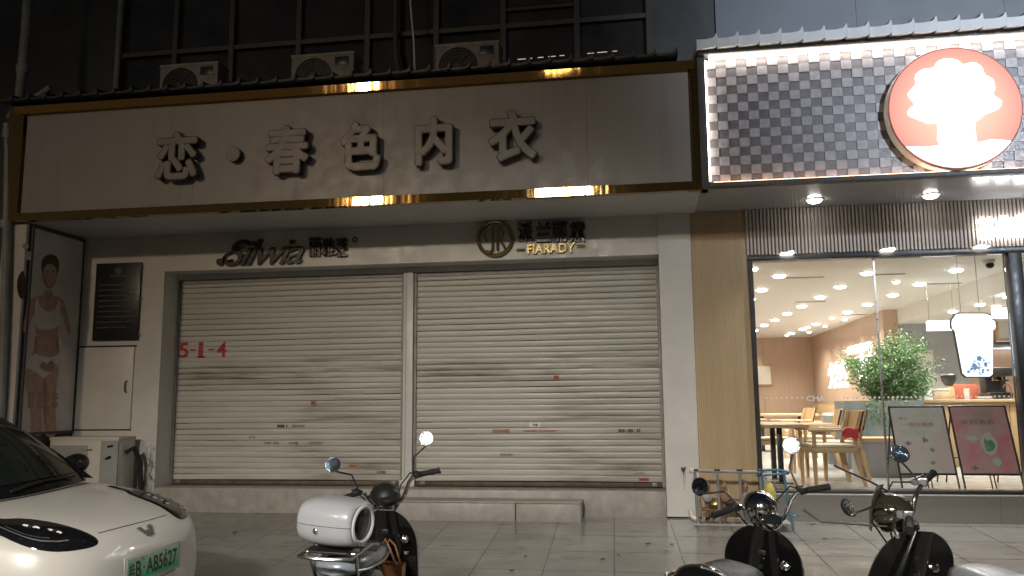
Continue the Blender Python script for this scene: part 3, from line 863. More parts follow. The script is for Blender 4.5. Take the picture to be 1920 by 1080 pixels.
pipe('dark tangled cable drooping along the wall above the sign corner', [(-7.3 + .09 * k, 9.55, 5.2 - .25 * sin(k * .5) - .05 * k + rt.uniform(-.03, .03)) for k in range(12)], .012, mat=X['rubber'], name='cable_bundle', cat='cable')

# air conditioners
def aircon(name, label, x0, x1, y0, y1, z0, z1, group=None, fanx=.36, badge='board_ink', square=False):
    o = thing(name, label, 'air conditioner', ((x0 + x1) / 2, (y0 + y1) / 2, z0), group)
    W, H = x1 - x0, z1 - z0
    cm_ = X['ac_white'] if square else X['ac_dark']
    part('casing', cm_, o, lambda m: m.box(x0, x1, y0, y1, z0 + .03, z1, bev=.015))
    part('top_lid', cm_, o, lambda m: m.box(x0 - .006, x1 + .006, y0 - .006, y1 + .004, z1 - .03, z1 + .008, bev=.006))
    fx, fz, r = x0 + W * fanx, z0 + H * .46, H * .45
    if square:
        part('intake_grille', X['grille_beige'], o, lambda m: [m.box(x0 + .03, x0 + W * .56, y0 - .006, y0 - .001, z, z + .012) for z in [z0 + .12 + .024 * k for k in range(int((H - .22) / .024))]])
        part('grille_back', X['ac_grey'], o, lambda m: m.box(x0 + .02, x0 + W * .57, y0 - .0009, y0 + .01, z0 + .11, z1 - .09))
        return o
    part('fan_recess', X['dark'], o, lambda m: m.lathe([(r, -.004), (r, .012), (r * .2, .012)], (fx, y0, fz), (0, -1, 0), 32))
    def grille(m):
        for q in range(1, 7):
            rr_ = r * q / 6.5
            m.tube([(fx + rr_ * cos(a), y0 - .018, fz + rr_ * sin(a)) for a in [2 * pi * k / 28 for k in range(28)]], .0035, 5, closed=True)
        for k in range(8):
            a = pi * k / 4
            m.tube([(fx + r * .15 * cos(a), y0 - .02, fz + r * .15 * sin(a)), (fx + r * cos(a), y0 - .016, fz + r * sin(a))], .003, 5)
        m.lathe([(r * .16, 0), (r * .16, .012)], (fx, y0 - .012, fz), (0, -1, 0), 20)
    part('fan_grille', X['dark'], o, grille)
    part('brand_badge', X[badge], o, lambda m: m.box(x0 + W * .70, x0 + W * .92, y0 - .005, y0 - .001, z1 - H * .30, z1 - H * .10, bev=.002))
    for fx_ in (x0 + .1, x1 - .1):
        part('foot', X['grey_metal'], o, lambda m: m.box(fx_ - .03, fx_ + .03, y0 - .03, y1 + .03, z0, z0 + .029))
    return o
X['grille_beige'] = mk('grille_beige', (.36, .33, .27), .5, var=.1)
X['badge_blue'] = mk('blue_badge', (.012, .02, .05), .4)
AG = 'air conditioners on the canopy roof'
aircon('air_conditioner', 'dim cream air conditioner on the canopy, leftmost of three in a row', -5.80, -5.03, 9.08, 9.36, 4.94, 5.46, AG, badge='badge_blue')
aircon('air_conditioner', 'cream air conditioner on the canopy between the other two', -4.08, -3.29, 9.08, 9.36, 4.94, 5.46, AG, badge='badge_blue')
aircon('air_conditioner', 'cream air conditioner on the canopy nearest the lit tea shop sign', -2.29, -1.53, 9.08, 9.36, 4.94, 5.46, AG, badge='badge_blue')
ac = aircon('air_conditioner', 'large cream air conditioner standing on the pavement behind the car', -7.04, -6.14, 9.16, 9.50, -.01, .905, None, .42, square=True)
part('valve_cover', X['ac_grey'], ac, lambda m: m.box(-6.36, -6.135, 9.152, 9.158, .05, .87))
part('valve', X['dark'], ac, lambda m: m.tube([(-6.28, 9.15, .66), (-6.22, 9.13, .685)], .014))
part('valve', X['dark'], ac, lambda m: m.tube([(-6.27, 9.15, .80), (-6.20, 9.14, .812)], .012))
part('badge_text', X['ink'], ac, lambda m: (m.box(-6.62, -6.60, 9.156, 9.1595, .755, .775), [m.box(-6.59 + .025 * k, -6.572 + .025 * k, 9.156, 9.1595, .752, .772) for k in range(5)], m.box(-6.62, -6.56, 9.156, 9.1595, .50, .512)), smooth=0)
part('insulated_hose', X['rubber'], ac, lambda m: m.tube([(-6.135, 9.3, .72), (-6.06, 9.35, .78), (-6.03, 9.45, .6), (-6.04, 9.5, .3), (-6.06, 9.5, .02)], .03))
pipe('tangle of thin pale cable beside the pavement air conditioner', [(-5.98 + .035 * sin(k * 1.9), 9.55 + .02 * cos(k * 1.3), .75 - .028 * k + .09 * sin(k * 1.1)) for k in range(22)], .0045, mat=X['ac_grey'], name='cable_tangle', cat='cable')

# ================================================================== TEA SHOP
tea = thing('tea_shop', 'brightly lit tea shop with fluted wood front and glass window', 'building', (3.0, 9.7, 0))
TX1 = 7.2
GX0, GX1 = 1.235, 3.965
FZ = .30
part('back_wall', X['wall_grey'], tea, lambda m: [m.box(1.0 + k * 1.6, 2.597 + k * 1.6, 9.70, 10.3, 4.6, 9.5) for k in range(5)])
part('soffit', X['tea_soffit'], tea, lambda m: m.box(.665, TX1, 8.60, 9.655, 3.445, 3.50))
def flutes(m, x0, x1, pit, wd, y0, y1, z0, z1):
    x = x0
    while x + wd <= x1 + 1e-6:
        m.box(x, x + wd, y0, y1, z0, z1, bev=.003, seg=1); x += pit
part('fluted_panel', X['slat_wood'], tea, lambda m: flutes(m, .606, 1.205, .0225, .0195, 9.636, 9.645, -.04, 3.443))
part('fluted_backing', X['slat_wood2'] if 'slat_wood2' in X else X['slat_wood'], tea, lambda m: m.box(.604, 1.232, 9.6452, 9.8, -.1, 3.443))
part('slat_fascia', X['slat_grey'], tea, lambda m: flutes(m, 1.225, TX1, .040, .024, 9.612, 9.645, 2.915, 3.443))
part('slat_backing', X['slat_gap'], tea, lambda m: m.box(1.233, TX1, 9.646, 9.8, 2.905, 3.443))
part('plinth', X['granite'], tea, lambda m: [m.box(1.236 + k * 1.2, 2.433 + k * 1.2, 9.50, 9.80, -.1, .262) for k in range(5)])
part('plinth_top', X['granite'], tea, lambda m: m.box(1.236, TX1, 9.49, 9.80, .263, .278, bev=.003))
# interior shell
part('interior_floor', X['int_floor'], tea, lambda m: m.box(.7, 12.5, 9.802, 24.5, .1, FZ))
def ceil(m):
    m.box(.7, 4.93, 9.802, 24.5, 3.0, 3.2); m.box(4.93, 12.5, 9.802, 17.2, 2.72, 3.2)
part('interior_ceiling', X['int_ceil'], tea, ceil)
part('interior_back_wall', X['int_wall'], tea, lambda m: [m.box(.7 + k * .662, .7 + k * .662 + .658, 24.0, 24.2, FZ, 3.0) for k in range(6)])
part('interior_side_wall', X['int_wall'], tea, lambda m: m.box(4.66, 4.93, 17.0, 24.2, FZ, 3.0))
part('interior_left_wall', X['int_wall'], tea, lambda m: m.box(.60, .70, 9.802, 24.2, FZ, 3.0))
part('counter_back_wall', X['int_grey'], tea, lambda m: (m.box(4.94, 6.15, 17.0, 17.15, FZ, 2.72), m.box(7.1, 12.5, 17.0, 17.15, FZ, 2.72), m.box(6.15, 7.1, 17.0, 17.15, 2.2, 2.72)))
part('counter_right_wall', X['int_grey'], tea, lambda m: m.box(12.5, 12.6, 9.8, 17.2, FZ, 2.72))
part('doorway_panel', X['int_wall'], tea, lambda m: m.box(6.15, 7.1, 17.03, 17.1, FZ, 2.2))
part('ceiling_vent', X['grey_metal'], tea, lambda m: [m.box(a - .25, a + .25, b - .05, b + .05, 2.992, 2.998) for a, b in ((2.33, 12.15), (3.39, 12.08), (4.52, 13.24), (2.99, 15.24), (4.35, 17.81))])

# shop window
win = thing('shop_window', 'large plate glass window in a black frame on the tea shop front', 'window', (2.6, 9.7, .28))
part('frame', X['black_frame'], win, lambda m: (m.box(GX0, TX1, 9.60, 9.76, 2.845, 2.904, bev=.004), m.box(GX0, TX1, 9.60, 9.76, .279, .312, bev=.004), m.box(GX0, GX0 + .045, 9.602, 9.758, .313, 2.844), m.box(3.965, 4.10, 9.60, 9.762, .313, 2.844, bev=.004)))
part('pane', X['glass'], win, lambda m: m.box(GX0 + .046, 2.598, 9.697, 9.706, .313, 2.843), smooth=0)
part('pane', X['glass'], win, lambda m: m.box(2.604, 3.963, 9.697, 9.706, .313, 2.843), smooth=0)
part('pane', X['glass'], win, lambda m: m.box(4.102, TX1, 9.697, 9.706, .313, 2.843), smooth=0)
part('pane_joint', X['steel'], win, lambda m: m.box(2.592, 2.610, 9.690, 9.712, .313, 2.843))
def dots(m):
    x = 1.37
    while x < 1.76: m.lathe([(.009, 0), (.009, .001)], (x, 9.6965, 1.305), (0, -1, 0), 10); x += .055
    x = 2.19
    while x < 3.92: m.lathe([(.011, 0), (.011, .001)], (x, 9.6965, 1.30), (0, -1, 0), 10); x += .047
part('safety_dots', X['paper'], win, dots, smooth=0)
me, R = text_fit('CHA', 1.90, 1.297, .20, .062, 9.6955, 0, offset=.03)
mb = MB(); mb.mesh(me, R); mb.build('glass_lettering', X['paper_dim'], win, smooth=0, recalc=False)

# tea shop sign: relief tiles in a lit frame
ts = thing('shop_sign', 'lit signboard of relief tiles with round red emblem on the tea shop', 'sign', (3.2, 8.6, 3.45))
TZ0, TZ1 = 3.50, 4.80
X0T = .80
part('sign_box', X['wall_grey'], ts, lambda m: m.box(.68, TX1, 8.63, 9.5, 3.502, 4.83))
part('sign_frame', X['mullion'], ts, lambda m: (m.box(.667, .745, 8.50, 8.75, 3.445, 4.86, bev=.004), m.box(.746, TX1, 8.50, 8.629, 3.446, 3.494, bev=.004), m.box(.67, TX1, 8.44, 8.629, 4.85, 4.90, bev=.004)))
random.seed(5)
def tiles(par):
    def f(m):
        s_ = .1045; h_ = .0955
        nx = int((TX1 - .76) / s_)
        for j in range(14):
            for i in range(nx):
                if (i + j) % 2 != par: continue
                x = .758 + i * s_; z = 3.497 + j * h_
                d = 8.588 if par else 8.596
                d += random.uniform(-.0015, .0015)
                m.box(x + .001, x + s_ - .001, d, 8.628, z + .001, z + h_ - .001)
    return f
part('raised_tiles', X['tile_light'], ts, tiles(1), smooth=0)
part('sunken_tiles', X['tile_shaded'], ts, tiles(0), smooth=0)
part('led_strip', X['led'], ts, lambda m: m.box(.79, TX1, 8.50, 8.535, 4.815, 4.848), smooth=0)
part('led_strip', X['led'], ts, lambda m: m.box(.747, .762, 8.525, 8.55, 3.52, 4.81), smooth=0)
part('led_strip', X['led_low'], ts, lambda m: m.box(.79, TX1, 8.528, 8.55, 3.4945, 3.502), smooth=0)
# eave of white tiles
part('eave_tiles', X['eave_white'], ts, lambda m: eave_mesh(m, .66, TX1, 8.36, 9.2, 4.985, 5.14, .212, .06, th=.105))
part('eave_board', X['mullion'], ts, lambda m: m.box(.67, TX1, 8.46, 8.8, 4.901, 4.93))
# round emblem
lc = PY(1790, 202, 8.46)
RL = .615
part('emblem_drum', X['eave_white'], ts, lambda m: m.lathe([(RL + .01, 0), (RL + .012, .01), (RL + .012, .14), (RL, .15)], (lc.x, 8.61, lc.z), (0, -1, 0), 64))
part('emblem_rim', X['paper_red'], ts, lambda m: m.tube([(lc.x + RL * cos(a), 8.462, lc.z + RL * sin(a)) for a in [2 * pi * k / 64 for k in range(64)]], .008, 6, closed=True))
part('emblem_face', X['logo_red'], ts, lambda m: m.lathe([(RL - .006, 0), (RL - .006, .004)], (lc.x, 8.458, lc.z), (0, -1, 0), 64), smooth=0)
def L2(pts): return [((x - 553) / 475 * RL * .95, -(y - 540) / 430 * RL * .96) for x, y in pts]
crown = L2(sm([(520, 170), (600, 190), (640, 225), (715, 212), (775, 250), (795, 310), (850, 350), (860, 420), (840, 460), (900, 515), (870, 570), (780, 600), (720, 640), (690, 660), (690, 800), (700, 815), (420, 815), (415, 660), (350, 650), (270, 615), (195, 575), (210, 530), (250, 500), (205, 430), (235, 385), (270, 350), (275, 280), (340, 240), (410, 235), (450, 190)], 3))
part('emblem_tree', X['logo_white'], ts, lambda m: m.prism(crown, lambda x, y, d: (lc.x + x, 8.450 - d * .004, lc.z + y), 1), smooth=0)
def ground_arc():
    a0, a1 = radians(218), radians(322)
    r_ = RL * .985
    pts = [(r_ * cos(a0 + (a1 - a0) * k / 20), r_ * sin(a0 + (a1 - a0) * k / 20)) for k in range(21)]
    return pts + L2([(880, 800), (800, 790), (690, 812), (430, 812), (340, 820)])[0:]
part('emblem_ground', X['logo_white'], ts, lambda m: m.prism(ground_arc(), lambda x, y, d: (lc.x + x, 8.4495 - d * .004, lc.z + y), 1), smooth=0)

def logo_lines(m):
    for cx_, cz_, r_, a0_, a1_ in ((-.06, .05, .16, 70, 175), (.02, .03, .11, 60, 160), (.08, .10, .10, 20, 110), (-.12, .0, .08, 80, 180), (.17, .05, .07, 10, 100)):
        m.tube([(lc.x + cx_ + r_ * cos(radians(a0_ + (a1_ - a0_) * k / 10)), 8.4452, lc.z + cz_ + r_ * sin(radians(a0_ + (a1_ - a0_) * k / 10))) for k in range(11)], .006, 6)
part('emblem_branches', X['logo_line'], ts, logo_lines)
for q in (-.125, .125):
    part('emblem_slot', X['logo_slot'], ts, lambda m: m.box(lc.x + q - .012, lc.x + q + .012, 8.4445, 8.4458, lc.z - .32, lc.z - .22, bev=.0006), smooth=0)

# lit characters on the slats
lt = thing('lit_lettering', 'glowing white Chinese characters on the grey slats above the window', 'lettering', (4.0, 9.6, 3.1))
for ch, px, py in (('茶', 1850, 428), ('集', 1888, 425), ('里', 1926, 422)):
    c = PY(px, py, 9.56)
    me, R = text_fit(ch, c.x, c.z, .185, .245, 9.605, .05, offset=.03)
    mb = MB(); mb.mesh(me, R); mb.build('lit_character', X['letter_lit'], lt, smooth=0, recalc=False)

# downlights: fitting + spot lamp
def spot(name, parent, loc, power, size, blend, col, radius=.03, rot=(0, 0, 0)):
    l = bpy.data.lights.new(name, 'SPOT')
    l.energy = power; l.spot_size = radians(size); l.spot_blend = blend; l.color = col; l.shadow_soft_size = radius
    o = bpy.data.objects.new(name, l); COL.objects.link(o)
    o.parent = parent
    o.matrix_parent_inverse = WM[parent].inverted()
    o.location = loc; o.rotation_euler = rot
    return o
def downlight(label, group, x, y, z, r, power, size=140, col=(1, .93, .82), glow=None, tilt=0):
    o = thing('downlight', label, 'ceiling light', (x, y, z), group)
    part('trim_ring', X['eave_white'], o, lambda m: m.lathe([(r, 0), (r * 1.25, 0), (r * 1.28, -.006), (r * 1.02, -.012)], (x, y, z - .0), (0, 0, 1), 24))
    part('diffuser', glow or X['lamp_white'], o, lambda m: m.lathe([(r * .98, -.012), (r * .9, -.028), (r * .6, -.038), (r * .1, -.042)], (x, y, z), (0, 0, 1), 24), smooth=0)
    if power: spot('lamp', o, (x, y, z - .055), power, size, .7, col, r, (radians(tilt), 0, 0))
    return o
DG = 'round downlights in the tea shop ceiling'
DL = 'round white downlight recessed in the tea shop ceiling'
for x, y in [(1.925, 11.83), (1.885, 13.29), (1.86, 14.5), (1.83, 16.0), (3.083, 11.82), (3.03, 13.17), (3.0, 14.48), (2.945, 15.82), (2.9, 17.13), (2.86, 18.44), (2.81, 19.67), (2.775, 21.05), (4.203, 11.79), (4.145, 13.11), (4.135, 14.42), (4.09, 15.82), (4.05, 17.14), (3.95, 19.67), (3.9, 21.02), (3.84, 22.26)]:
    downlight(DL, DG, x, y, 2.998, .088, 150)
DG2 = 'small warm downlights in the tea shop ceiling'
for x, y in [(1.495, 11.11), (3.73, 12.80), (4.01, 18.3), (4.335, 18.64), (4.27, 20.29), (3.92, 20.46), (4.23, 21.97), (3.846, 22.94)]:
    downlight('small dim downlight recessed in the tea shop ceiling', DG2, x, y, 2.998, .05, 40, 100, glow=X['lamp_warm'])
DG3 = 'downlights under the lowered ceiling above the counter'
for x, y in [(5.15, 12.6), (5.15, 13.6), (5.5, 13.9), (5.1, 14.6), (6.2, 13.4), (6.6, 15.2), (8.2, 14.0)]:
    downlight('downlight under the lowered ceiling above the counter', DG3, x, y, 2.718, .07, 150)
for lab, x, y in (('bright downlight in the outer soffit nearest the lingerie sign', 1.917, 9.252), ('bright downlight in the outer soffit left of the lit characters', 3.112, 9.264)):
    downlight(lab, 'downlights in the tea shop outer soffit', x, y, 3.4445, .075, 215, 128, (1, .97, .93), tilt=-24)
downlight('bright downlight in the outer soffit beyond the lit characters', 'downlights in the tea shop outer soffit', 5.6, 9.26, 3.4445, .075, 215, 128, (1, .97, .93), tilt=-24)
for lab, px in (('flat lamp under the slats over the left of the window', 1475), ('flat lamp under the slats over the middle of the window', 1664), ('flat lamp under the slats below the glowing characters', 1840)):
    c = PY(px, 472, 9.56)
    o = thing('strip_lamp', lab, 'lamp', (c.x, 9.56, 2.91), 'flat lamps along the window head')
    part('lamp_housing', X['steel'], o, lambda m: m.box(c.x - .075, c.x + .075, 9.50, 9.598, 2.912, 2.93, bev=.004))
    part('diffuser', X['lamp_warm'], o, lambda m: m.box(c.x - .068, c.x + .068, 9.503, 9.595, 2.902, 2.911, bev=.003))
    spot('lamp', o, (c.x, 9.53, 2.885), 5, 160, .8, (1, .9, .75), .04)

# linear pendant lights over the counter
for lab, a, b, yy in (('long white box light hanging over the counter left of the cup sign', (4.20, 2.33), (4.62, 2.42), 13.0), ('white box light hanging over the counter right of the cup sign', (4.88, 2.44), (5.32, 2.54), 12.4)):
    o = thing('pendant_light', lab, 'pendant light', (a[0], yy, 2.3), 'box lights over the counter')
    part('light_box', X['panel_light'], o, lambda m: m.box(a[0], b[0], yy, yy + .12, a[1] - .05, a[1] + .09, bev=.006))
    for q in (.04, .38):
        part('hanger', X['steel'], o, lambda m: m.tube([(a[0] + q, yy + .1, a[1] + .1), (a[0] + q, yy + .1, 2.99 if a[0] + q < 4.9 else 2.716)], .005, 6))
cm = thing('security_camera', 'small white dome camera on the ceiling just inside the window', 'camera', (4.35, 11.1, 3.0))
part('camera_base', X['eave_white'], cm, lambda m: m.lathe([(.07, 0), (.07, -.03), (.055, -.05)], (4.35, 11.1, 2.998), (0, 0, 1), 24))
part('camera_dome', X['dark_glass'], cm, lambda m: m.ell((4.35, 11.08, 2.935), (.05, .05, .045)))

# neon lettering on the side wall (faces -X)
nn = thing('neon_lettering', 'glowing white handwritten characters on the brown inner wall', 'neon sign', (4.65, 20.5, 2.0))
def neon_ch(s, yc, zc, W, H, off=.0):
    me = text_mesh(s, 1.0, .02, off)
    xs = [v.co.x for v in me.vertices]; ys = [v.co.y for v in me.vertices]
    w0, h0 = max(xs) - min(xs), max(ys) - min(ys)
    R = Matrix(((0, 0, -1, 4.63), (-W / w0, 0, 0, yc + W / w0 * (max(xs) + min(xs)) / 2), (0, H / h0, 0, zc - H / h0 * (max(ys) + min(ys)) / 2), (0, 0, 0, 1)))
    mb = MB(); mb.mesh(me, R); return mb
neon_ch('燃', 20.95, 1.87, 1.9, .62, -.018).build('neon_character', X['neon'], nn, smooth=0, recalc=False)
neon_ch('茶', 18.3, 1.95, 1.7, .62, -.018).build('neon_character', X['neon'], nn, smooth=0, recalc=False)
neon_ch('小城有茶', 18.9, 2.37, 2.1, .17, .0).build('neon_motto', X['neon'], nn, smooth=0, recalc=False)

pc = thing('framed_picture', 'pale framed picture lit on the far brown wall', 'picture', (3.25, 23.97, 1.95))
part('picture_frame', X['wood'], pc, lambda m: m.box(2.55, 3.57, 23.95, 23.998, 1.68, 2.25, bev=.005))
part('picture_print', X['paper'], pc, lambda m: m.box(2.59, 3.53, 23.94, 23.949, 1.72, 2.21))
spot('lamp', pc, (3.0, 23.4, 2.9), 30, 70, .6, (1, .85, .6), .04, (radians(25), 0, 0))

# ---------------- furniture
def chair(label, x, y, rz, group):
    """origin on the floor under the seat centre; the back is at +X"""
    Mx = Matrix.Translation((x, y, FZ)) @ Matrix.Rotation(rz, 4, 'Z')
    t = thing('armchair', label, 'chair', M=Mx, group=group)
    def B(name, mat, fn, **kw):
        mb = MB(Mx); fn(mb); return mb.build(name, mat, t, **kw)
    B('seat', X['seat_pad'], lambda m: m.box(-.25, .24, -.25, .25, .435, .47, bev=.014))
    B('seat_frame', X['wood_x'], lambda m: m.box(-.26, .25, -.262, .262, .375, .434, bev=.008))
    for sy in (-1, 1):
        B('leg', X['wood'], lambda m: m.grid([[(-.235 + dx, sy * .255 + dy, z) for dx, dy in ((-a, -a), (a, -a), (a, a), (-a, a))] for z, a in ((0, .015), (.374, .023))], closev=True))
        B('leg', X['wood'], lambda m: m.grid([[(.235 + ox + dx, sy * .255 + dy, z) for dx, dy in ((-a, -a), (a, -a), (a, a), (-a, a))] for z, a, ox in ((0, .016, .085), (.20, .021, .03), (.374, .024, 0))], closev=True))
        B('arm_post', X['wood'], lambda m: m.box(-.255, -.215, sy * .265 - .016, sy * .265 + .016, .436, .615, bev=.005))
        B('armrest', X['wood_x'], lambda m: m.box(-.29, .255, sy * .265 - .03, sy * .265 + .03, .617, .645, bev=.008))
        B('back_post', X['wood'], lambda m: m.grid([[(.235 + ox + dx, sy * .215 + dy, z) for dx, dy in ((-.02, -.018), (.02, -.018), (.02, .018), (-.02, .018))] for z, ox in ((.436, 0), (.64, .03), (.84, .09))], closev=True))
    B('backrest', X['wood'], lambda m: m.grid([[(.245 + ox + .03 * cos(q * pi / 8 * 1.0 - pi / 2) , -.215 + .43 * q / 8, z) for q in range(9)] for z, ox in ((.60, .035), (.72, .065), (.845, .10))] + [[(.270 + ox + .03 * cos(q * pi / 8 - pi / 2), -.215 + .43 * q / 8, z) for q in range(9)] for z, ox in ((.845, .10), (.72, .065), (.60, .035))], closeu=True))
    return t
X['seat_pad'] = mk('cream_seat', (.62, .55, .42), .55, var=.06)
CG = 'wooden armchairs in the tea shop'
ch1 = chair('wooden armchair with cream seat and a red cloth on its arm, nearest the window', 2.14, 10.40, radians(6), CG)
rc = thing('red_cloth', 'red cloth draped over the arm of the nearest wooden armchair', 'cloth', (2.37, 10.62, .95))
mb = MB(Matrix.Translation((2.14, 10.40, FZ)) @ Matrix.Rotation(radians(6), 4, 'Z'))
mb.grid([[(xx, yy, zz + .012 * sin(xx * 50)) for xx in (.10, .14, .18, .22, .26)] for yy, zz in ((-.305, .54), (-.302, .60), (-.295, .652), (-.262, .660), (-.235, .652), (-.226, .56))])
mb.build('cloth_fold', X['red_cloth'], rc)
chair('wooden armchair half hidden behind the nearest armchair', 2.36, 11.15, radians(14), CG)
chair('wooden armchair at the far side of the table seen between its black legs', 1.80, 12.2, radians(175), CG)
chair('wooden armchair in the row behind the table, in front of the grey bin', 2.45, 12.7, radians(-8), CG)
chair('wooden armchair farthest back near the brown wall', 2.55, 15.2, radians(10), CG)
def table(label, x0, x1, y0, y1, h, legs):
    t = thing('cafe_table', label, 'table', ((x0 + x1) / 2, (y0 + y1) / 2, FZ), 'cafe tables')
    part('table_top', X['wood_x'], t, lambda m: m.box(x0, x1, y0, y1, FZ + h - .045, FZ + h, bev=.015))
    for a, b in legs:
        part('leg', X['black_frame'], t, lambda m: m.box(a - .03, a + .03, b - .03, b + .03, FZ + .012, FZ + h - .046, bev=.004))
        part('foot_plate', X['black_frame'], t, lambda m: m.box(a - .12, a + .12, b - .12, b + .12, FZ, FZ + .012, bev=.003))
table('oak topped table on black legs just inside the window', 1.28, 1.92, 10.25, 11.35, .70, [(1.62, 10.55), (1.62, 11.1)])
table('second oak table behind the first one against the left wall', 1.05, 1.72, 12.2, 13.2, .72, [(1.4, 12.5), (1.4, 12.95)])
table('far oak table in front of the brown back wall', 2.0, 3.3, 16.6, 17.4, .72, [(2.3, 17.0), (3.0, 17.0)])
bn = thing('bench', 'pale wood topped bench beside the grey planter', 'bench', (3.0, 11.6, FZ))
part('bench_top', X['wood_x'], bn, lambda m: m.box(2.62, 3.6, 11.35, 11.85, .74, .79, bev=.006))
part('bench_side', X['planter2'] if 'planter2' in X else X['int_grey'], bn, lambda m: m.box(2.72, 3.55, 11.42, 11.8, FZ, .739))
bn2 = thing('wall_bench', 'long wooden bench along the inner brown wall', 'bench', (4.3, 20, FZ))
part('bench_seat', X['wood_x'], bn2, lambda m: m.box(3.95, 4.5, 17.3, 23.5, .70, .76, bev=.006))
part('bench_back', X['wood'], bn2, lambda m: m.box(4.5, 4.64, 17.3, 23.5, FZ, 1.16, bev=.006))
bi = thing('waste_bin', 'grey waste bin with a bag over its rim behind the armchairs', 'bin', (2.92, 13.6, FZ))
part('bin_body', X['planter'], bi, lambda m: m.lathe([(.13, .0), (.17, .62), (.175, .66)], (2.92, 13.6, FZ), (0, 0, 1), 24))
part('bin_bag', X['ac_grey'], bi, lambda m: m.lathe([(.178, .60), (.186, .67), (.19, .74), (.16, .78), (.13, .74), (.1, .70)], (2.92, 13.6, FZ), (0, 0, 1), 24))
part('bin_label', X['paper'], bi, lambda m: m.box(2.88, 2.97, 13.424, 13.428, .83, .89))
pl = thing('planter_box', 'slate grey planter box holding the green indoor tree', 'planter', (3.4, 13.0, FZ))
part('box_body', X['planter'], pl, lambda m: (m.box(2.88, 3.95, 12.7, 12.76, FZ, 1.26), m.box(2.88, 3.95, 13.3, 13.36, FZ, 1.26), m.box(2.88, 2.94, 12.761, 13.299, FZ, 1.26), m.box(3.89, 3.95, 12.761, 13.299, FZ, 1.26)))
part('soil', X['bark'], pl, lambda m: m.box(2.941, 3.889, 12.761, 13.299, 1.1, 1.2))
# indoor tree
tr = thing('indoor_tree', 'feathery green indoor tree growing from the slate planter', 'tree', (3.66, 13.02, 1.2))
rt = random.Random(11)
limbs = []
def limb(p, d, L, r, lev):
    pts = [Vector(p)]
    dd = Vector(d).normalized()
    for k in range(5):
        dd = (dd + Vector((rt.uniform(-.22, .22), rt.uniform(-.22, .22), rt.uniform(-.08, .16)))).normalized()
        pts.append(pts[-1] + dd * L / 5)
    limbs.append((pts, [r * (1 - .14 * k) for k in range(6)]))
    if lev < 3:
        for q in range(4 if lev else 6):
            i = rt.randint(1, 5)
            a = rt.uniform(0, 2 * pi)
            nd = dd * .5 + Vector((cos(a), sin(a) * .7, rt.uniform(.0, .6))) * .8
            limb(pts[i], nd, L * rt.uniform(.5, .72), r * .45, lev + 1)
for bx, dx, LL in ((3.62, -.10, .70), (3.72, .22, .64), (3.56, -.38, .52), (3.52, -.75, .50), (3.80, .75, .48)):
    limb((bx, 13.02, 1.08), (dx, 0, 1), LL, .016, 0)
mb = MB()
for pts, rs in limbs: mb.tube(pts, rs, 5, caps=False)
mb.build('trunk', X['bark'], tr)
mb = MB()
def leafq(p, s, mi):
    d = Vector((rt.uniform(-1, 1), rt.uniform(-1, 1), rt.uniform(-.6, .8))).normalized()
    a = d.orthogonal().normalized(); a = Matrix.Rotation(rt.uniform(0, 6.28), 3, d) @ a
    mb.poly([p - d * s, p + a * s * .35, p + d * s, p - a * s * .35], mi)
for pts, rs in limbs:
    if rs[0] > .008: continue
    for k in range(1, 6):
        for q in range(5 if rs[0] < .005 else 2):
            c = pts[k] + Vector((rt.gauss(0, .05), rt.gauss(0, .05), rt.gauss(0, .045)))
            leafq(c, rt.uniform(.014, .032), 0 if rt.random() < .7 else 1)
for k in range(620):   # trailing leaves over the box edge
    c = Vector((rt.uniform(3.15, 3.75), rt.uniform(12.62, 12.75), 1.25 - abs(rt.gauss(0, .22))))
    leafq(c, rt.uniform(.015, .03), 0 if rt.random() < .5 else 1)
mb.build('crown', [X['leaf'], X['leaf2']], tr, smooth=0, recalc=False)

# counter and what stands on it
ct = thing('service_counter', 'long oak service counter at the back of the tea shop', 'counter', (6, 13.4, FZ))
part('counter_front', X['wood'], ct, lambda m: [m.box(4.05 + k * .62, 4.05 + k * .62 + .612, 13.22, 13.9, FZ, 1.22, bev=.003) for k in range(8)])
part('counter_top', X['wood_x'], ct, lambda m: m.box(4.0, 9.1, 13.16, 13.96, 1.225, 1.27, bev=.005))
CI = 'things standing on the service counter'
def item(name, label, cat, fn, mat, x, y=13.4):
    o = thing(name, label, cat, (x, y, 1.27), CI)
    part(name + '_body', mat, o, fn); return o
i1 = item('cake_box', 'cream box on the counter at the edge of the tree', 'box', lambda m: m.box(4.28, 4.50, 13.25, 13.45, 1.272, 1.40, bev=.006), X['cream_box'], 4.4)
part('box_lid', X['paper'], i1, lambda m: m.box(4.27, 4.51, 13.24, 13.46, 1.401, 1.425, bev=.004))
i2 = item('coffee_grinder', 'dark hopper grinder on the counter left of the cup sign', 'grinder', lambda m: m.lathe([(.07, 0), (.07, .16), (.045, .18), (.05, .2)], (4.58, 13.5, 1.272), (0, 0, 1), 20), X['wood'], 4.58)
part('hopper', X['dark'], i2, lambda m: m.lathe([(.05, .2), (.10, .28), (.11, .36), (.08, .38)], (4.58, 13.5, 1.272), (0, 0, 1), 20))
i3 = item('display_card', 'small white tilted card stand on the counter beside the tree', 'card stand', lambda m: m.grid([[(4.14, 13.25, 1.272), (4.26, 13.25, 1.272)], [(4.15, 13.31, 1.43), (4.27, 13.31, 1.43)], [(4.15, 13.33, 1.43), (4.27, 13.33, 1.43)], [(4.14, 13.37, 1.272), (4.26, 13.37, 1.272)]]), X['paper'], 4.2)
part('card_print', X['wood_brown'], i3, lambda m: m.box(4.17, 4.24, 13.268, 13.272, 1.30, 1.33))
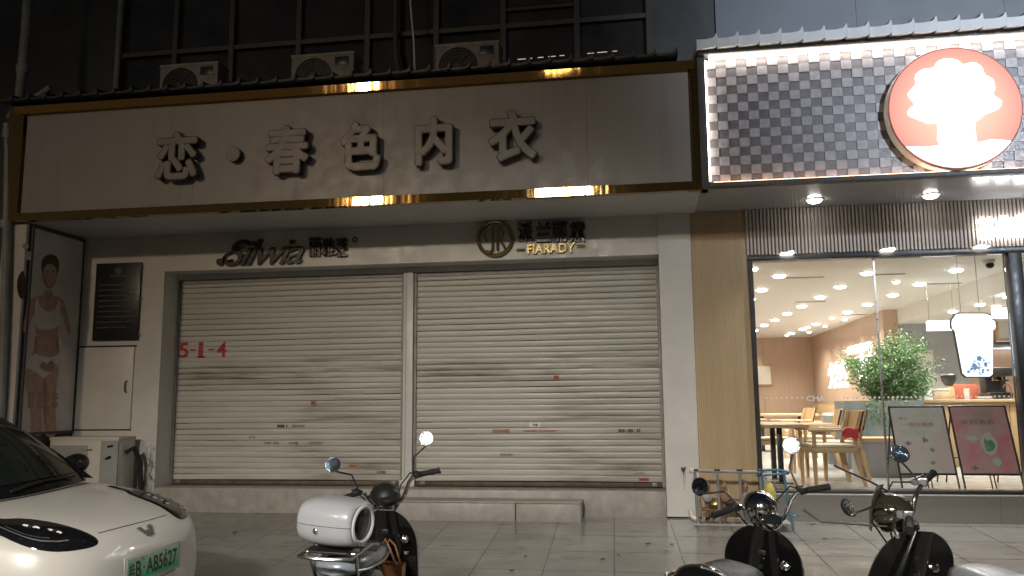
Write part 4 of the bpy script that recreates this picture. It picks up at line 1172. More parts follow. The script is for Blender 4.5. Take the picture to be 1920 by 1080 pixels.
i4 = item('cup_stack', 'stack of paper cups on the counter below the cup sign', 'cups', lambda m: [m.lathe([(.032, 0), (.042, .10), (.044, .10)], (4.78, 13.38, 1.272 + .02 * k), (0, 0, 1), 16) for k in range(4)], X['paper'], 4.78)
part('cup_tray', X['steel'], i4, lambda m: m.box(4.70, 4.92, 13.3, 13.5, 1.2705, 1.2715))
i5 = item('espresso_machine', 'dark espresso machine on the counter right of the cup sign', 'coffee machine', lambda m: (m.box(5.12, 5.45, 13.45, 13.85, 1.272, 1.36, bev=.01), m.box(5.14, 5.43, 13.62, 13.85, 1.361, 1.60, bev=.01), m.box(5.12, 5.45, 13.40, 13.85, 1.601, 1.74, bev=.02)), X['dark'], 5.3)
part('drip_tray', X['steel'], i5, lambda m: m.box(5.14, 5.43, 13.43, 13.60, 1.361, 1.372))
part('group_head', X['chrome'], i5, lambda m: (m.lathe([(.03, 0), (.03, -.06)], (5.22, 13.5, 1.60), (0, 0, 1), 16), m.tube([(5.22, 13.5, 1.55), (5.22, 13.34, 1.54)], .012), m.lathe([(.03, 0), (.03, -.06)], (5.35, 13.5, 1.60), (0, 0, 1), 16), m.tube([(5.35, 13.5, 1.55), (5.35, 13.34, 1.54)], .012)))
i6 = item('paper_tray', 'low tray of white paper sheets on the counter', 'tray', lambda m: (m.box(4.92, 5.08, 13.22, 13.42, 1.272, 1.285, bev=.003),), X['steel'], 5.0)
part('paper_sheet', X['paper'], i6, lambda m: m.box(4.93, 5.07, 13.23, 13.41, 1.286, 1.31))
i7 = item('tap', 'thin curved tap at the right end of the counter in view', 'tap', lambda m: m.tube([(5.36, 13.3, 1.272), (5.36, 13.3, 1.44), (5.33, 13.3, 1.48), (5.28, 13.3, 1.48), (5.26, 13.3, 1.44)], .008), X['wood_brown'], 5.36)
part('tap_base', X['steel'], i7, lambda m: m.lathe([(.02, 0), (.018, .02)], (5.36, 13.3, 1.2705), (0, 0, 1), 14))
sh = thing('red_board', 'reddish brown panel standing behind the counter', 'panel', (4.95, 13.8, 1.27))
part('board_face', X['paper_red'], sh, lambda m: m.box(4.72, 5.10, 13.80, 13.83, 1.272, 1.50, bev=.003))
part('board_stand', X['steel'], sh, lambda m: m.box(4.80, 5.02, 13.831, 13.9, 1.2715, 1.285))
nt_ = thing('wall_notices', 'pale notice sheet on the grey wall behind the tree', 'notice', (5.2, 16.9, 2.0))
part('notice_sheet', X['paper'], nt_, lambda m: m.box(5.05, 5.50, 16.98, 16.995, 1.82, 2.18))
part('notice_frame', X['paper_grey'], nt_, lambda m: m.box(5.02, 5.53, 16.985, 16.998, 1.79, 2.21))
nt2 = thing('wall_notices', 'lower pale notice sheet on the grey wall, overlapping the tree', 'notice', (5.6, 16.9, 1.7))
part('notice_sheet', X['paper_grey'], nt2, lambda m: m.box(5.35, 5.85, 16.97, 16.98, 1.38, 1.76))
part('notice_frame', X['int_grey'], nt2, lambda m: m.box(5.33, 5.87, 16.981, 16.996, 1.36, 1.78))
rl = thing('wall_rail', 'pale horizontal rail above the brown doorway panel', 'rail', (6.5, 16.9, 2.25))
part('rail_bar', X['ac_grey'], rl, lambda m: m.box(5.95, 7.2, 16.93, 16.995, 2.22, 2.29, bev=.004))
part('rail_light', X['panel_light'], rl, lambda m: m.box(6.0, 7.15, 16.935, 16.99, 2.212, 2.219))
mf = thing('menu_frame', 'wood framed lit picture on the grey wall at the window edge', 'picture', (7.0, 16.9, 2.3))
part('menu_border', X['wood'], mf, lambda m: m.box(6.62, 7.25, 16.88, 16.928, 2.34, 2.92, bev=.004))
part('menu_print', X['paper'], mf, lambda m: m.box(6.68, 7.19, 16.87, 16.879, 2.40, 2.86))

# cup shaped light box hung in the window
cs = thing('cup_sign', 'glowing white cup shaped sign with blue flowers hanging in the window', 'sign', (3.75, 10.2, 1.9))
def cupP(px, py): 
    p = PY(px, py, 10.2); return (p.x, p.z)
outl = [cupP(*q) for q in [(1788, 596), (1792, 590), (1800, 588), (1848, 588), (1858, 592), (1861, 600), (1866, 602), (1867, 612), (1866, 617), (1862, 619), (1862, 690), (1861, 702), (1856, 706), (1812, 706), (1805, 700), (1790, 620), (1786, 617), (1784, 608), (1785, 600)]]
part('cup_case', X['dark'], cs, lambda m: m.prism([((x - 3.75) * 1.035 + 3.75, (z - 1.885) * 1.03 + 1.885) for x, z in outl], lambda x, y, d: (x, 10.205 + d * .05, y), 1))
part('cup_face', X['cup_white'], cs, lambda m: m.prism(outl, lambda x, y, d: (x, 10.200 + d * .004, y), 1), smooth=0)
rt = random.Random(21)
def flowers(m):
    for k in range(34):
        px, py = rt.gauss(1834, 11), rt.gauss(688, 8)
        if not (1814 < px < 1856 and 662 < py < 703): continue
        x, z = cupP(px, py); r = rt.uniform(.006, .02)
        n = 7
        m.poly([(x + r * (1 + .35 * cos(3 * a + k)) * cos(a), 10.1992 - .0001 * k * .1, z + r * (.8 + .3 * sin(2 * a + k)) * sin(a)) for a in [2 * pi * q / 12 for q in range(12)]], 0 if rt.random() < .5 else 1)
    for px, py, r in ((1836, 672, .030), (1826, 684, .022), (1848, 682, .02), (1816, 697, .018)):
        x, z = cupP(px, py)
        m.poly([(x + r * (1 + .25 * cos(5 * a)) * cos(a), 10.1975, z + r * (1 + .25 * cos(5 * a)) * sin(a)) for a in [2 * pi * q / 30 for q in range(30)]], 0)
mb = MB(); flowers(mb); mb.build('flower_print', [X['cup_blue'], X['cup_blue2']], cs, smooth=0)
part('small_print', X['cup_blue2'], cs, lambda m: [m.box(cupP(a, 0)[0], cupP(b, 0)[0], 10.1985, 10.1995, cupP(1830, y)[1] - .004, cupP(1830, y)[1] + .004) for a, b, y in ((1812, 1845, 641), (1822, 1836, 651), (1812, 1846, 656))], smooth=0)
for q in (3.66, 3.86):
    part('hanging_wire', X['steel'], cs, lambda m: m.tube([(q, 10.23, 2.235), (q, 10.23, 2.99)], .003, 5))

# A-frame poster stands
def stand(label, xl, xr, art):
    yb, yt, zt = 10.02, 10.34, 1.19
    o = thing('poster_stand', label, 'poster stand', ((xl + xr) / 2, 10.15, FZ), 'poster stands behind the glass')
    def pt(x, v, off=0):
        n = Vector((0, -(zt - FZ), (yt - yb))).normalized() * off
        return Vector((x, yb + (yt - yb) * v, FZ + (zt - FZ) * v)) + n
    def bar(m, a, b, r=.011): m.tube([a, b], r, 8)
    part('front_frame', X['black_frame'], o, lambda m: (bar(m, pt(xl, 0), pt(xl, 1)), bar(m, pt(xr, 0), pt(xr, 1)), bar(m, pt(xl, 1), pt(xr, 1)), bar(m, pt(xl, .165), pt(xr, .165))))
    def rear(m):
        for x in (xl + .02, xr - .02): bar(m, pt(x, .99), (x, 10.66, FZ + .011), .009)
        bar(m, (xl + .02, 10.56, FZ + .30), (xr - .02, 10.56, FZ + .30), .008)
    part('rear_frame', X['black_frame'], o, rear)
    for fx in ((xl + xr) / 2 - .02, (xl + xr) / 2 + .02):
        part('prop_leg', X['wood_brown'], o, lambda m: bar(m, pt(fx, .0), pt(fx, .16), .008))
    mb = MB(); mb.grid([[pt(x, v, .004) for x in (xl + .012, (xl + xr) / 2, xr - .012)] for v in (.178, .5, .985)])
    mb.grid([[pt(x, v, -.006) for x in (xl + .012, (xl + xr) / 2, xr - .012)] for v in (.985, .5, .178)])
    mb.build('poster_sheet', X[art[0]], o, smooth=0)
    def blob(u, v, r, mat, lob=5, amp=.2, asp=1.0, off=.006, name='printed_shape'):
        mb = MB()
        c = pt(xl + (xr - xl) * u, v, off)
        up = (pt(xl, 1) - pt(xl, 0)).normalized()
        mb.poly([c + Vector((1, 0, 0)) * r * (1 + amp * cos(lob * a)) * cos(a) + up * r * asp * (1 + amp * cos(lob * a + 1)) * sin(a) for a in [2 * pi * q / 24 for q in range(24)]])
        mb.build(name, mat, o, smooth=0)
    for b in art[1]: blob(*b)
    # title characters, lying on the sloped sheet
    for s_, u, v, W, H, mat in art[2]:
        me = text_mesh(s_, 1.0, 0, .01)
        xs = [q.co.x for q in me.vertices]; ys = [q.co.y for q in me.vertices]
        up = (pt(xl, 1) - pt(xl, 0)).normalized()
        c = pt(xl + (xr - xl) * u, v, .006)
        sx, sy = W / (max(xs) - min(xs)), H / (max(ys) - min(ys))
        mx, my = (max(xs) + min(xs)) / 2, (max(ys) + min(ys)) / 2
        nn_ = Vector((1, 0, 0)).cross(up)
        R = Matrix(((sx, 0, 0, c.x - sx * mx), (0, up.y * sy, nn_.y, c.y - up.y * sy * my), (0, up.z * sy, nn_.z, c.z - up.z * sy * my), (0, 0, 0, 1)))
        mb = MB(); mb.mesh(me, R); mb.build('printed_title', mat, o, smooth=0, recalc=False)
X['ink_mid'] = mk('soft_print', (.24, .21, .19), .6, var=.4, vs=60)
X['ink_pink'] = mk('pink_lettering', (.45, .16, .18), .6)
stand('poster stand with a pale pink sheet of small printed drawings', 2.83, 3.425, ('pink_pale', [
    (.24, .54, .030, X['ink_mid'], 4, .3, .8), (.55, .58, .028, X['ink_mid'], 3, .35, 1.1), (.65, .46, .024, X['ink_mid'], 5, .35, 1.0), (.62, .30, .024, X['ink_mid'], 4, .3, .9)],
    [('一杯好喝茶', .48, .77, .34, .055, X['ink_pink']), ('夏日', .22, .85, .08, .03, X['ink_mid'])]))
stand('poster stand with a pinkish red sheet showing a green drink', 3.485, 4.085, ('pink_strong', [
    (.57, .53, .085, X['paper_grey'], 4, .06, 1.5), (.57, .52, .055, X['green_print'], 3, .12, 1.5, .0075), (.57, .60, .03, X['green_pale'], 3, .2, 1.0, .0085), (.30, .60, .06, X['paper_grey'], 5, .2, .5), (.64, .31, .045, X['green_pale'], 5, .06, 1.1), (.24, .24, .035, X['ink_mid'], 4, .4, .7)],
    [('茉莉清茶', .45, .80, .36, .06, X['ink_mid'])]))

# ================================================================== PAVEMENT OBJECTS
gr = thing('guard_rail', 'low grey metal guard rail over the pipes by the fluted wood wall', 'guard rail', (.88, 9.2, gz(9.2)))
zg = gz(9.2)
part('top_rail', X['grey_metal'], gr, lambda m: m.tube([(.50, 9.22, .545), (1.0, 9.22, .535), (1.22, 9.22, .53)], .018, 10))
for x in (.53, .76, .99, 1.20):
    part('upright', X['grey_metal'], gr, lambda m: m.tube([(x, 9.22, .528), (x + .012, 9.22, zg - .005)], .016, 10))
    part('rail_clamp', X['dark'], gr, lambda m: m.box(x - .03, x + .03, 9.195, 9.245, .545, .562, bev=.004))
part('base_rail', X['grey_metal'], gr, lambda m: (m.tube([(.50, 9.05, zg + .03), (1.22, 9.05, zg + .03)], .014, 8), m.tube([(.54, 9.05, zg + .03), (.54, 9.22, zg + .05)], .012, 8), m.tube([(1.20, 9.05, zg + .03), (1.20, 9.22, zg + .05)], .012, 8)))
part('end_cap', X['ac_white'], gr, lambda m: m.lathe([(.028, -.02), (.03, .02), (.022, .03)], (.50, 9.22, .545), (-1, 0, 0), 14))
wp = thing('water_pipes', 'cluster of brown and grey water pipes with valves behind the guard rail', 'pipes', (.9, 9.42, 0))
X['rust_pipe'] = mk('rusty_pipe', (.20, .11, .06), .6, var=.4, vs=20)
part('feed_pipe', X['rust_pipe'], wp, lambda m: (m.tube([(.60, 9.42, .12), (1.18, 9.42, .12)], .022), m.tube([(.62, 9.42, .24), (1.18, 9.42, .22)], .016)))
for x, c_ in ((.66, 'grey_metal'), (.84, 'rust_pipe'), (1.06, 'steel_dark')):
    part('riser', X['rust_pipe'], wp, lambda m: m.tube([(x, 9.42, -.02), (x, 9.42, .36), (x + .02, 9.50, .38), (x + .02, 9.60, .38)], .016))
    part('valve_body', X[c_], wp, lambda m: (m.ell((x, 9.41, .24), (.05, .045, .055), 14, 8), m.tube([(x, 9.41, .24), (x, 9.33, .26)], .02), m.lathe([(.045, 0), (.05, .012), (.02, .02)], (x, 9.33, .26), (0, -1, .2), 14)))
    part('meter_dial', X['brass'], wp, lambda m: m.lathe([(.045, 0), (.045, .04), (.035, .045)], (x + .06, 9.40, .16), (0, -.6, 1), 16))
el = thing('pipe_elbow', 'small pale plastic pipe elbow on the pavement at the pier foot', 'pipe', (.52, 9.3, 0))
part('elbow', X['ac_white'], el, lambda m: m.tube([(.47, 9.34, .13), (.48, 9.33, .06), (.51, 9.32, .035), (.56, 9.31, .03)], .026, 10))
wh = thing('wall_hook', 'small chrome wall tap with a drip stain on the white pier', 'tap', (.43, 9.58, .5))
c = PY(1281, 881, 9.58)
part('tap_body', X['chrome'], wh, lambda m: (m.tube([(c.x, 9.60, c.z), (c.x, 9.55, c.z), (c.x, 9.535, c.z - .03)], .010), m.tube([(c.x - .03, 9.56, c.z + .02), (c.x + .03, 9.56, c.z + .028)], .007), m.lathe([(.022, 0), (.022, .005)], (c.x, 9.599, c.z), (0, -1, 0), 14)))
part('drip_stain', X['ink_grey'], wh, lambda m: (m.box(c.x + .0, c.x + .006, 9.598, 9.5995, c.z - .22, c.z - .04), m.box(c.x + .02, c.x + .024, 9.598, 9.5995, c.z - .16, c.z - .03)), smooth=0)
hl = thing('hand_trolley', 'blue tube hand trolley leaning by the tea shop window', 'trolley', (1.35, 9.05, gz(9.0)))
part('handle_loop', X['blue_metal'], hl, lambda m: m.tube([(1.17, 9.2, .50), (1.22, 9.05, .565), (1.34, 8.98, .575), (1.46, 9.02, .55), (1.48, 9.2, .52), (1.36, 9.24, .51), (1.20, 9.23, .495)], .012, 8, closed=True))
part('trolley_leg', X['blue_metal'], hl, lambda m: (m.tube([(1.41, 9.02, .54), (1.44, 9.0, .20), (1.47, 8.98, gz(9) + .01)], .014, 8), m.tube([(1.44, 9.0, .13), (1.50, 8.99, .11), (1.53, 8.98, .14)], .010, 8), m.tube([(1.22, 9.2, .5), (1.24, 9.2, gz(9.2) + .01)], .014, 8)))
part('trolley_deck', X['grey_metal'], hl, lambda m: m.box(1.20, 1.46, 8.98, 9.3, gz(9) + .06, gz(9) + .075, bev=.004))
yb_ = thing('yellow_jug', 'small yellow plastic jug standing in the blue hand trolley', 'jug', (1.27, 9.12, .1))
part('jug_body', X['yellow'], yb_, lambda m: m.lathe([(.06, 0), (.065, .02), (.065, .30), (.04, .37), (.02, .39), (.02, .41)], (1.27, 9.12, gz(9) + .076), (0, 0, 1), 18))
part('jug_cap', X['ac_white'], yb_, lambda m: m.lathe([(.024, .0), (.024, .03)], (1.27, 9.12, gz(9) + .487), (0, 0, 1), 14))
mk_ = mk('dead_leaf', (.05, .035, .02), .7)
rt = random.Random(8)
for px, py in ((1495, 971), (1524, 984), (1547, 1012), (1130, 1050), (1160, 1042), (985, 1045), (1215, 1021), (1260, 1022), (960, 1071), (440, 1000)):
    d = ray(px, py); tt = (-SL * 9.64 - CAMZ) / (d.z - SL * d.y); p = CAM + d * tt
    o = thing('fallen_leaf', 'small dark fallen leaf on the wet pavement', 'leaf', p, 'fallen leaves on the pavement')
    a = rt.uniform(0, 3); s_ = rt.uniform(.018, .035)
    part('leaf_blade', mk_, o, lambda m: m.grid([[(p.x + s_ * u * cos(a) - .35 * s_ * v * (1 - u * u) * sin(a), p.y + s_ * u * sin(a) + .35 * s_ * v * (1 - u * u) * cos(a), p.z + .004 + .008 * abs(v) + .004 * u * u) for v in (-1, 0, 1)] for u in (-.98, -.5, 0, .5, .98)]))
d = ray(841, 976); p = CAM + d * ((-SL * 9.64 - CAMZ) / (d.z - SL * d.y))
o = thing('paper_scrap', 'thin white paper scrap on the pavement by the step', 'paper', p)
part('scrap', X['paper'], o, lambda m: m.box(p.x - .05, p.x + .05, p.y - .006, p.y + .006, p.z + .002, p.z + .006))

# ================================================================== CAR
CARP = Vector((-3.083, 5.013, .298))       # where the plate centre stands
hd = radians(-5.8)
fw = Vector((cos(hd), sin(hd), 0)); lf = Vector((-sin(hd), cos(hd), SL)).normalized()
up_ = fw.cross(lf).normalized(); fw = lf.cross(up_).normalized()
MC = Matrix((fw, lf, up_)).transposed().to_4x4()
PLX, PLZ = 1.945, .55
MC.translation = CARP - (MC.to_3x3() @ Vector((PLX, 0, PLZ)))
car = thing('parked_car', 'white rounded hatchback with green number plate parked nose out at the left', 'car', M=MC)
def C_(name, mat, fn, parent=None, **kw):
    mb = MB(MC); fn(mb); return mb.build(name, mat, parent or car, **kw)
# x, half width, top z at centre, shoulder z, bottom z
ST = [(1.958, .22, .635, .60, .44), (1.95, .33, .668, .62, .36), (1.93, .44, .71, .65, .30), (1.89, .54, .755, .69, .25), (1.82, .635, .80, .735, .21), (1.70, .72, .845, .785, .19), (1.52, .79, .885, .83, .18), (1.30, .835, .92, .87, .18), (1.10, .854, .945, .90, .18), (.95, .855, .96, .915, .18), (.5, .856, .965, .935, .18), (-.3, .856, .965, .945, .18), (-1.1, .856, .98, .955, .18), (-1.6, .84, .98, .94, .19), (-1.85, .79, .95, .90, .22), (-1.97, .70, .90, .84, .28), (-2.0, .55, .84, .78, .38)]
def carsec(x, wd, zt, zs, zb):
    """half profile from the top centre to the bottom centre"""
    H = []
    for q in range(9):                      # top panel to shoulder, rounded
        a = q / 8
        y = wd * .90 * a
        z = zt - (zt - zs) * (a ** 3.0)
        H.append((y, z))
    for q in range(1, 9):                   # flank, slight barrel
        a = q / 8
        z = zs - (zs - zb) * a
        y = wd * (.90 + .10 * sin(min(1, a * 2.6) * pi / 2)) - wd * .14 * max(0, a - .55) ** 1.5 * 2
        H.append((y, z))
    for q in range(1, 4):
        H.append((H[16][0] * (1 - q / 3), zb - .012 * q / 3))
    full = [(x, y, z) for y, z in H] + [(x, -y, z) for y, z in H[-2:0:-1]]
    return full
def carbody(m):
    V = m.grid([carsec(*s_) for s_ in ST], closev=True)
    m.face(V[0][::-1]); m.face(V[-1])
mbt = MB(MC); carbody(mbt); bmesh.ops.recalc_face_normals(mbt.bm, faces=mbt.bm.faces[:])
bmesh.ops.subdivide_edges(mbt.bm, edges=mbt.bm.edges[:], cuts=0)
body = mbt.build('body_shell', X['car_white'], car, smooth=60, sub=2)
dg = bpy.context.evaluated_depsgraph_get(); dg.update()
ev_ = body.evaluated_get(dg); me = ev_.to_mesh()
vb = [v.co.copy() for v in me.vertices]; pb = [tuple(p.vertices) for p in me.polygons]
BV = BVHTree.FromPolygons(vb, pb)            # in car coordinates
ev_.to_mesh_clear()
MCI = MC.inverted()
def camhit(px, py):
    o_ = MCI @ CAM; d_ = (MCI.to_3x3() @ ray(px, py)).normalized()
    h = BV.ray_cast(o_, d_)
    return h[0]
def surf_patch(name, mat, outline, offs, edge=.001, rings=9, parent=None, mirror=False):
    """a panel lying on the bodywork: outline = car coordinates, filled radially and pressed onto the surface"""
    c_ = sum(outline, Vector()) / len(outline)
    rows = []
    for k in range(rings + 1):
        a = k / rings
        row = []
        for p_ in outline:
            q = c_.lerp(p_, max(a, .001))
            loc, nor, _, _ = BV.find_nearest(q)
            h_ = offs if a < 1 else edge
            if (loc - Vector((0, 0, .5))).dot(nor) < 0: nor = -nor
            qq = loc + nor * h_
            row.append(Vector((qq.x, -qq.y, qq.z)) if mirror else qq)
        rows.append(row)
    mb = MB(MC); mb.grid(rows, closev=True)
    return mb.build(name, mat, parent or car, smooth=60)
def strip(name, mat, pts, wd, off, parent=None):
    """thin line (shut line, trim) pressed on the bodywork"""
    L_, R_ = [], []
    P_ = []
    for p_ in pts:
        loc, nor, _, _ = BV.find_nearest(p_)
        if (loc - Vector((0, 0, .5))).dot(nor) < 0: nor = -nor
        P_.append((loc, nor))
    for i, (p_, n_) in enumerate(P_):
        t_ = (P_[min(i + 1, len(P_) - 1)][0] - P_[max(0, i - 1)][0]).normalized()
        s_ = t_.cross(n_).normalized() * wd / 2
        L_.append(p_ + n_ * off + s_); R_.append(p_ + n_ * off - s_)
    mb = MB(MC); mb.grid([L_, R_])
    return mb.build(name, mat, parent or car, smooth=60)
HL = [(-70, 968), (-30, 970), (0, 974), (30, 973), (70, 976), (110, 983), (150, 994), (175, 1005), (184, 1015), (178, 1024), (150, 1031), (110, 1035), (70, 1031), (35, 1020), (0, 1004), (-30, 990), (-60, 978)]
HL = sm(HL, 3)
ol = [camhit(*q) for q in HL]
if all(q is not None for q in ol):
    print('HEADLIGHT', [tuple(round(v, 3) for v in ol[i]) for i in (0, 12, 24, 36)])
    for mir in (False, True):
        hp = surf_patch('headlight', X['lens_dark'], ol, .010, .001, mirror=mir)
        c_ = sum(ol, Vector()) / len(ol)
        for nm, lt_, s_, mt in (('reflector', (.10, -.01, .012), .036, 'chrome'), ('reflector', (-.10, .03, .012), .030, 'chrome')):
            pass
        def inner(a0, a1, b0, b1, off, matn, nm):
            n = len(ol)
            rows = []
            for b in (b0, (b0 + b1) / 2, b1):
                row = []
                for k in range(9):
                    t_ = a0 + (a1 - a0) * k / 8
                    i = int(t_ * n) % n
                    q = c_.lerp(ol[i], b)
                    loc, nor, _, _ = BV.find_nearest(q)
                    if (loc - Vector((0, 0, .5))).dot(nor) < 0: nor = -nor
                    qq = loc + nor * off
                    row.append(Vector((qq.x, -qq.y, qq.z)) if mir else qq)
                rows.append(row)
            mb = MB(MC); mb.grid(rows); mb.build(nm, X[matn], hp, smooth=60)
        inner(.60, .96, .70, .745, .0122, 'silver', 'light_strip')
        inner(.66, .90, .58, .60, .0122, 'silver', 'light_strip')
        def press(q, off):
            loc, nor, _, _ = BV.find_nearest(q)
            if (loc - Vector((0, 0, .5))).dot(nor) < 0: nor = -nor
            r_ = loc + nor * off
            return Vector((r_.x, -r_.y, r_.z)) if mir else r_
        ex_ = (ol[24] - c_) if False else Vector((.70, -.0, -.05)).normalized()
        ax_ = (ol[24] - ol[0]).normalized(); az_ = Vector((0, 0, 1))
        for cx_, w_, h_ in ((-.02, .050, .030), (.12, .040, .024)):
            q0 = c_ + ax_ * cx_
            loop = [q0 + ax_ * w_ * math.copysign(abs(cos(a)) ** .5, cos(a)) + az_ * h_ * math.copysign(abs(sin(a)) ** .5, sin(a)) for a in [2 * pi * k / 24 for k in range(24)]]
            C_('projector_ring', X['silver'], lambda m: m.tube([press(q, .011) for q in loop], .0035, 6, closed=True), hp)
            pc_ = press(q0, .010)
            C_('projector_lens', X['dark_glass'], lambda m: m.ell(pc_, (.016, .016, .016), 14, 10), hp)
        for k in range(5):
            pc_ = press(c_.lerp(ol[int(len(ol) * (.56 + .07 * k)) % len(ol)], .84), .0105)
            C_('running_light', X['chrome'], lambda m: m.ell(pc_, (.006, .006, .004), 10, 6), hp)
# hood shut line
HP = [camhit(*q) for q in ((184, 1000), (215, 992), (250, 983), (285, 974), (312, 966))]
if all(q is not None for q in HP):
    strip('hood_shutline', X['rubber'], HP, .007, .0015)
for s_ in (1, -1):
    strip('hood_side_line', X['rubber'], [Vector((1.56 - .06 * k, s_ * (.66 + .012 * k), .90)) for k in range(9)], .006, .0015)
    strip('fender_line', X['rubber'], [Vector((1.05, s_ * .86, .88 - .08 * k)) for k in range(8)], .006, .0015)
# emblem on the nose
ec = camhit(271, 997)
if ec is None: ec = Vector((1.92, 0, .72))
print('EMBLEM', ec)
Wp = [(-1, .62), (-.52, .62), (-.22, -.12), (0, .12), (.22, -.12), (.52, .62), (1, .62), (.42, -.58), (.16, -.38), (0, -.72), (-.16, -.38), (-.42, -.58)]
loc, nor, _, _ = BV.find_nearest(Vector((ec.x, 0, ec.z)))
if nor.x < 0: nor = -nor
ey = Vector((0, 1, 0)); ez = nor.cross(ey).normalized()
C_('emblem', X['steel_dark'], lambda m: m.prism(Wp, lambda x, y, d: loc + ey * x * .062 + ez * y * .058 + nor * (.002 + .010 * (1 - d)), 1))
# number plate
pn = Vector((1, 0, 0))
px_ = PLX + .012
np_ = C_('number_plate', X['car_plate_frame'] if 'car_plate_frame' in X else X['ac_white'], lambda m: m.box(px_ - .03, px_, -.262, .262, PLZ - .085, PLZ + .085, bev=.004))
C_('plate_field', X['plate'], lambda m: m.box(px_ + .0005, px_ + .0025, -.24, .24, PLZ - .07, PLZ + .07), np_, smooth=0)
def pl_text(s_, y0, y1, h, off):
    me_ = text_mesh(s_, 1.0, .5, off)
    xs = [q.co.x for q in me_.vertices]; ys = [q.co.y for q in me_.vertices]
    sx = (y1 - y0) / (max(xs) - min(xs)); sy = h / (max(ys) - min(ys))
    R = Matrix(((0, 0, .001, px_ + .0030), (sx, 0, 0, y0 - sx * min(xs)), (0, sy, 0, PLZ - .003 - sy * (max(ys) + min(ys)) / 2), (0, 0, 0, 1)))
    mb = MB(MC); mb.mesh(me_, R); mb.build('plate_lettering', X['ink'], np_, smooth=0, recalc=False)
pl_text('桂', -.225, -.175, .10, .01); pl_text('B', -.165, -.118, .10, .02)
pl_text('·', -.098, -.086, .014, .02); pl_text('AB5627', -.070, .225, .10, .02)
C_('plate_bolt', X['steel'], lambda m: [m.lathe([(.009, 0), (.009, .004)], (px_ + .0026, y_, PLZ + .055), (1, 0, 0), 10) for y_ in (-.11, .11)], np_)
# lower grille, bumper trim, wheels, sills
C_('lower_grille', X['car_black'], lambda m: m.grid([[(px_ - .028 - .16 * (y_ / .6) ** 2 * 1.0, y_, z_) for y_ in (-.6, -.4, -.2, 0, .2, .4, .6)] for z_ in (.25, .32, .40)]))
C_('bumper_trim', X['steel_dark'], lambda m: m.tube([(1.972 - .26 * (y_ / .7) ** 2, y_, .46) for y_ in [-.66 + .12 * k for k in range(12)]], .010, 8))
def wheel(cx, cy):
    s_ = 1 if cy > 0 else -1
    wh_ = C_('wheel', X['rubber'], lambda m: m.lathe([(.19, -.095), (.28, -.095), (.305, -.07), (.308, .07), (.28, .095), (.19, .095)], (cx, cy - s_ * .02, .308), (0, 1, 0), 36))
    C_('wheel_rim', X['silver'], lambda m: (m.lathe([(.188, -.06), (.195, .06), (.16, .07), (.05, .05)], (cx, cy - s_ * .0, .308), (0, s_, 0), 30), [m.tube([(cx, cy + s_ * .07, .308), (cx + .17 * cos(a), cy + s_ * .075, .308 + .17 * sin(a))], .02, 6) for a in [2 * pi * k / 5 for k in range(5)]]), wh_)
for cx in (1.22, -1.34):
    for cy in (.78, -.78):
        C_('wheel_arch', X['rubber'], lambda m: m.lathe([(.36, -.02), (.36, .055)], (cx, cy, .32), (0, 1 if cy > 0 else -1, 0), 36))
        wheel(cx, cy)
# greenhouse: windscreen, roof, pillars, side glass
def lerp3(a, b, t_): return Vector(a).lerp(Vector(b), t_)
def cowl(v): return Vector((1.0 - .22 * v * v, .74 * v, .958 - .02 * v * v))
def header(v): return Vector((.18 - .12 * v * v, .56 * v, 1.50 - .03 * v * v))
def scr(u, v): 
    p_ = cowl(v).lerp(header(v), u)
    return p_ + Vector((.05, 0, .06)) * sin(pi * u) * (1 - .5 * v * v)
vs_ = [-1 + .1 * k for k in range(21)]
C_('windscreen_surround', X['car_black'], lambda m: m.grid([[scr(u, v) for v in vs_] for u in [k / 12 for k in range(13)]]))
C_('windscreen', X['car_glass'], lambda m: m.grid([[scr(.10 + .84 * u, v * .90) + Vector((.004, 0, .004)) for v in vs_] for u in [k / 12 for k in range(13)]]))
def roofp(u, v):
    x = .18 - 1.75 * u
    return Vector((x - .12 * v * v * (1 - u), (.56 + .02 * sin(pi * u)) * v, 1.50 - .03 * v * v + .075 * sin(pi * (u * .8 + .1)) - .06 * u - .023))
C_('roof', X['car_white'], lambda m: m.grid([[roofp(u, v) for v in vs_] for u in [k / 10 for k in range(11)]]))
def sidep(s_, u, h):
    a_ = roofp(u, s_); b_ = Vector((.80 - 2.45 * u, .80 * s_, .945))
    return b_.lerp(a_, h) + Vector((0, s_ * .03 * sin(pi * h), 0))
for s_ in (1, -1):
    C_('pillar_panel', X['car_black'], lambda m: m.grid([[sidep(s_, u / 12, h / 6) for u in range(13)] for h in range(7)]))
    C_('side_window', X['car_glass'], lambda m: m.grid([[sidep(s_, .06 + .42 * u / 8, .08 + .80 * h / 6) + Vector((0, s_ * .004, 0)) for u in range(9)] for h in range(7)]))
    C_('side_window', X['car_glass'], lambda m: m.grid([[sidep(s_, .53 + .33 * u / 8, .08 + .80 * h / 6) + Vector((0, s_ * .004, 0)) for u in range(9)] for h in range(7)]))
C_('tailgate', X['car_white'], lambda m: m.grid([[Vector((-1.57 - .36 * u, .56 * v + .22 * v * u, roofp(1, v).z - .52 * u)) for v in vs_] for u in [k / 6 for k in range(7)]]))
for s_ in (1, -1):
    mm = C_('wing_mirror', X['car_black'], lambda m: (m.ell((.49, s_ * .965, 1.03), (.075, .115, .078), 20, 12), m.tube([(.53, s_ * .80, .965), (.51, s_ * .90, .995)], [.035, .03], 10)))
    C_('mirror_glass', X['mirror_dark'], lambda m: m.lathe([(.06, 0), (.06, .002)], (.422, s_ * .965, 1.03), (-1, 0, 0), 20, sy=1.0), mm)
strip('cowl_gap', X['rubber'], [Vector((1.035 - .22 * v * v, .80 * v, .97)) for v in [-1 + .2 * k for k in range(11)]], .03, .002)
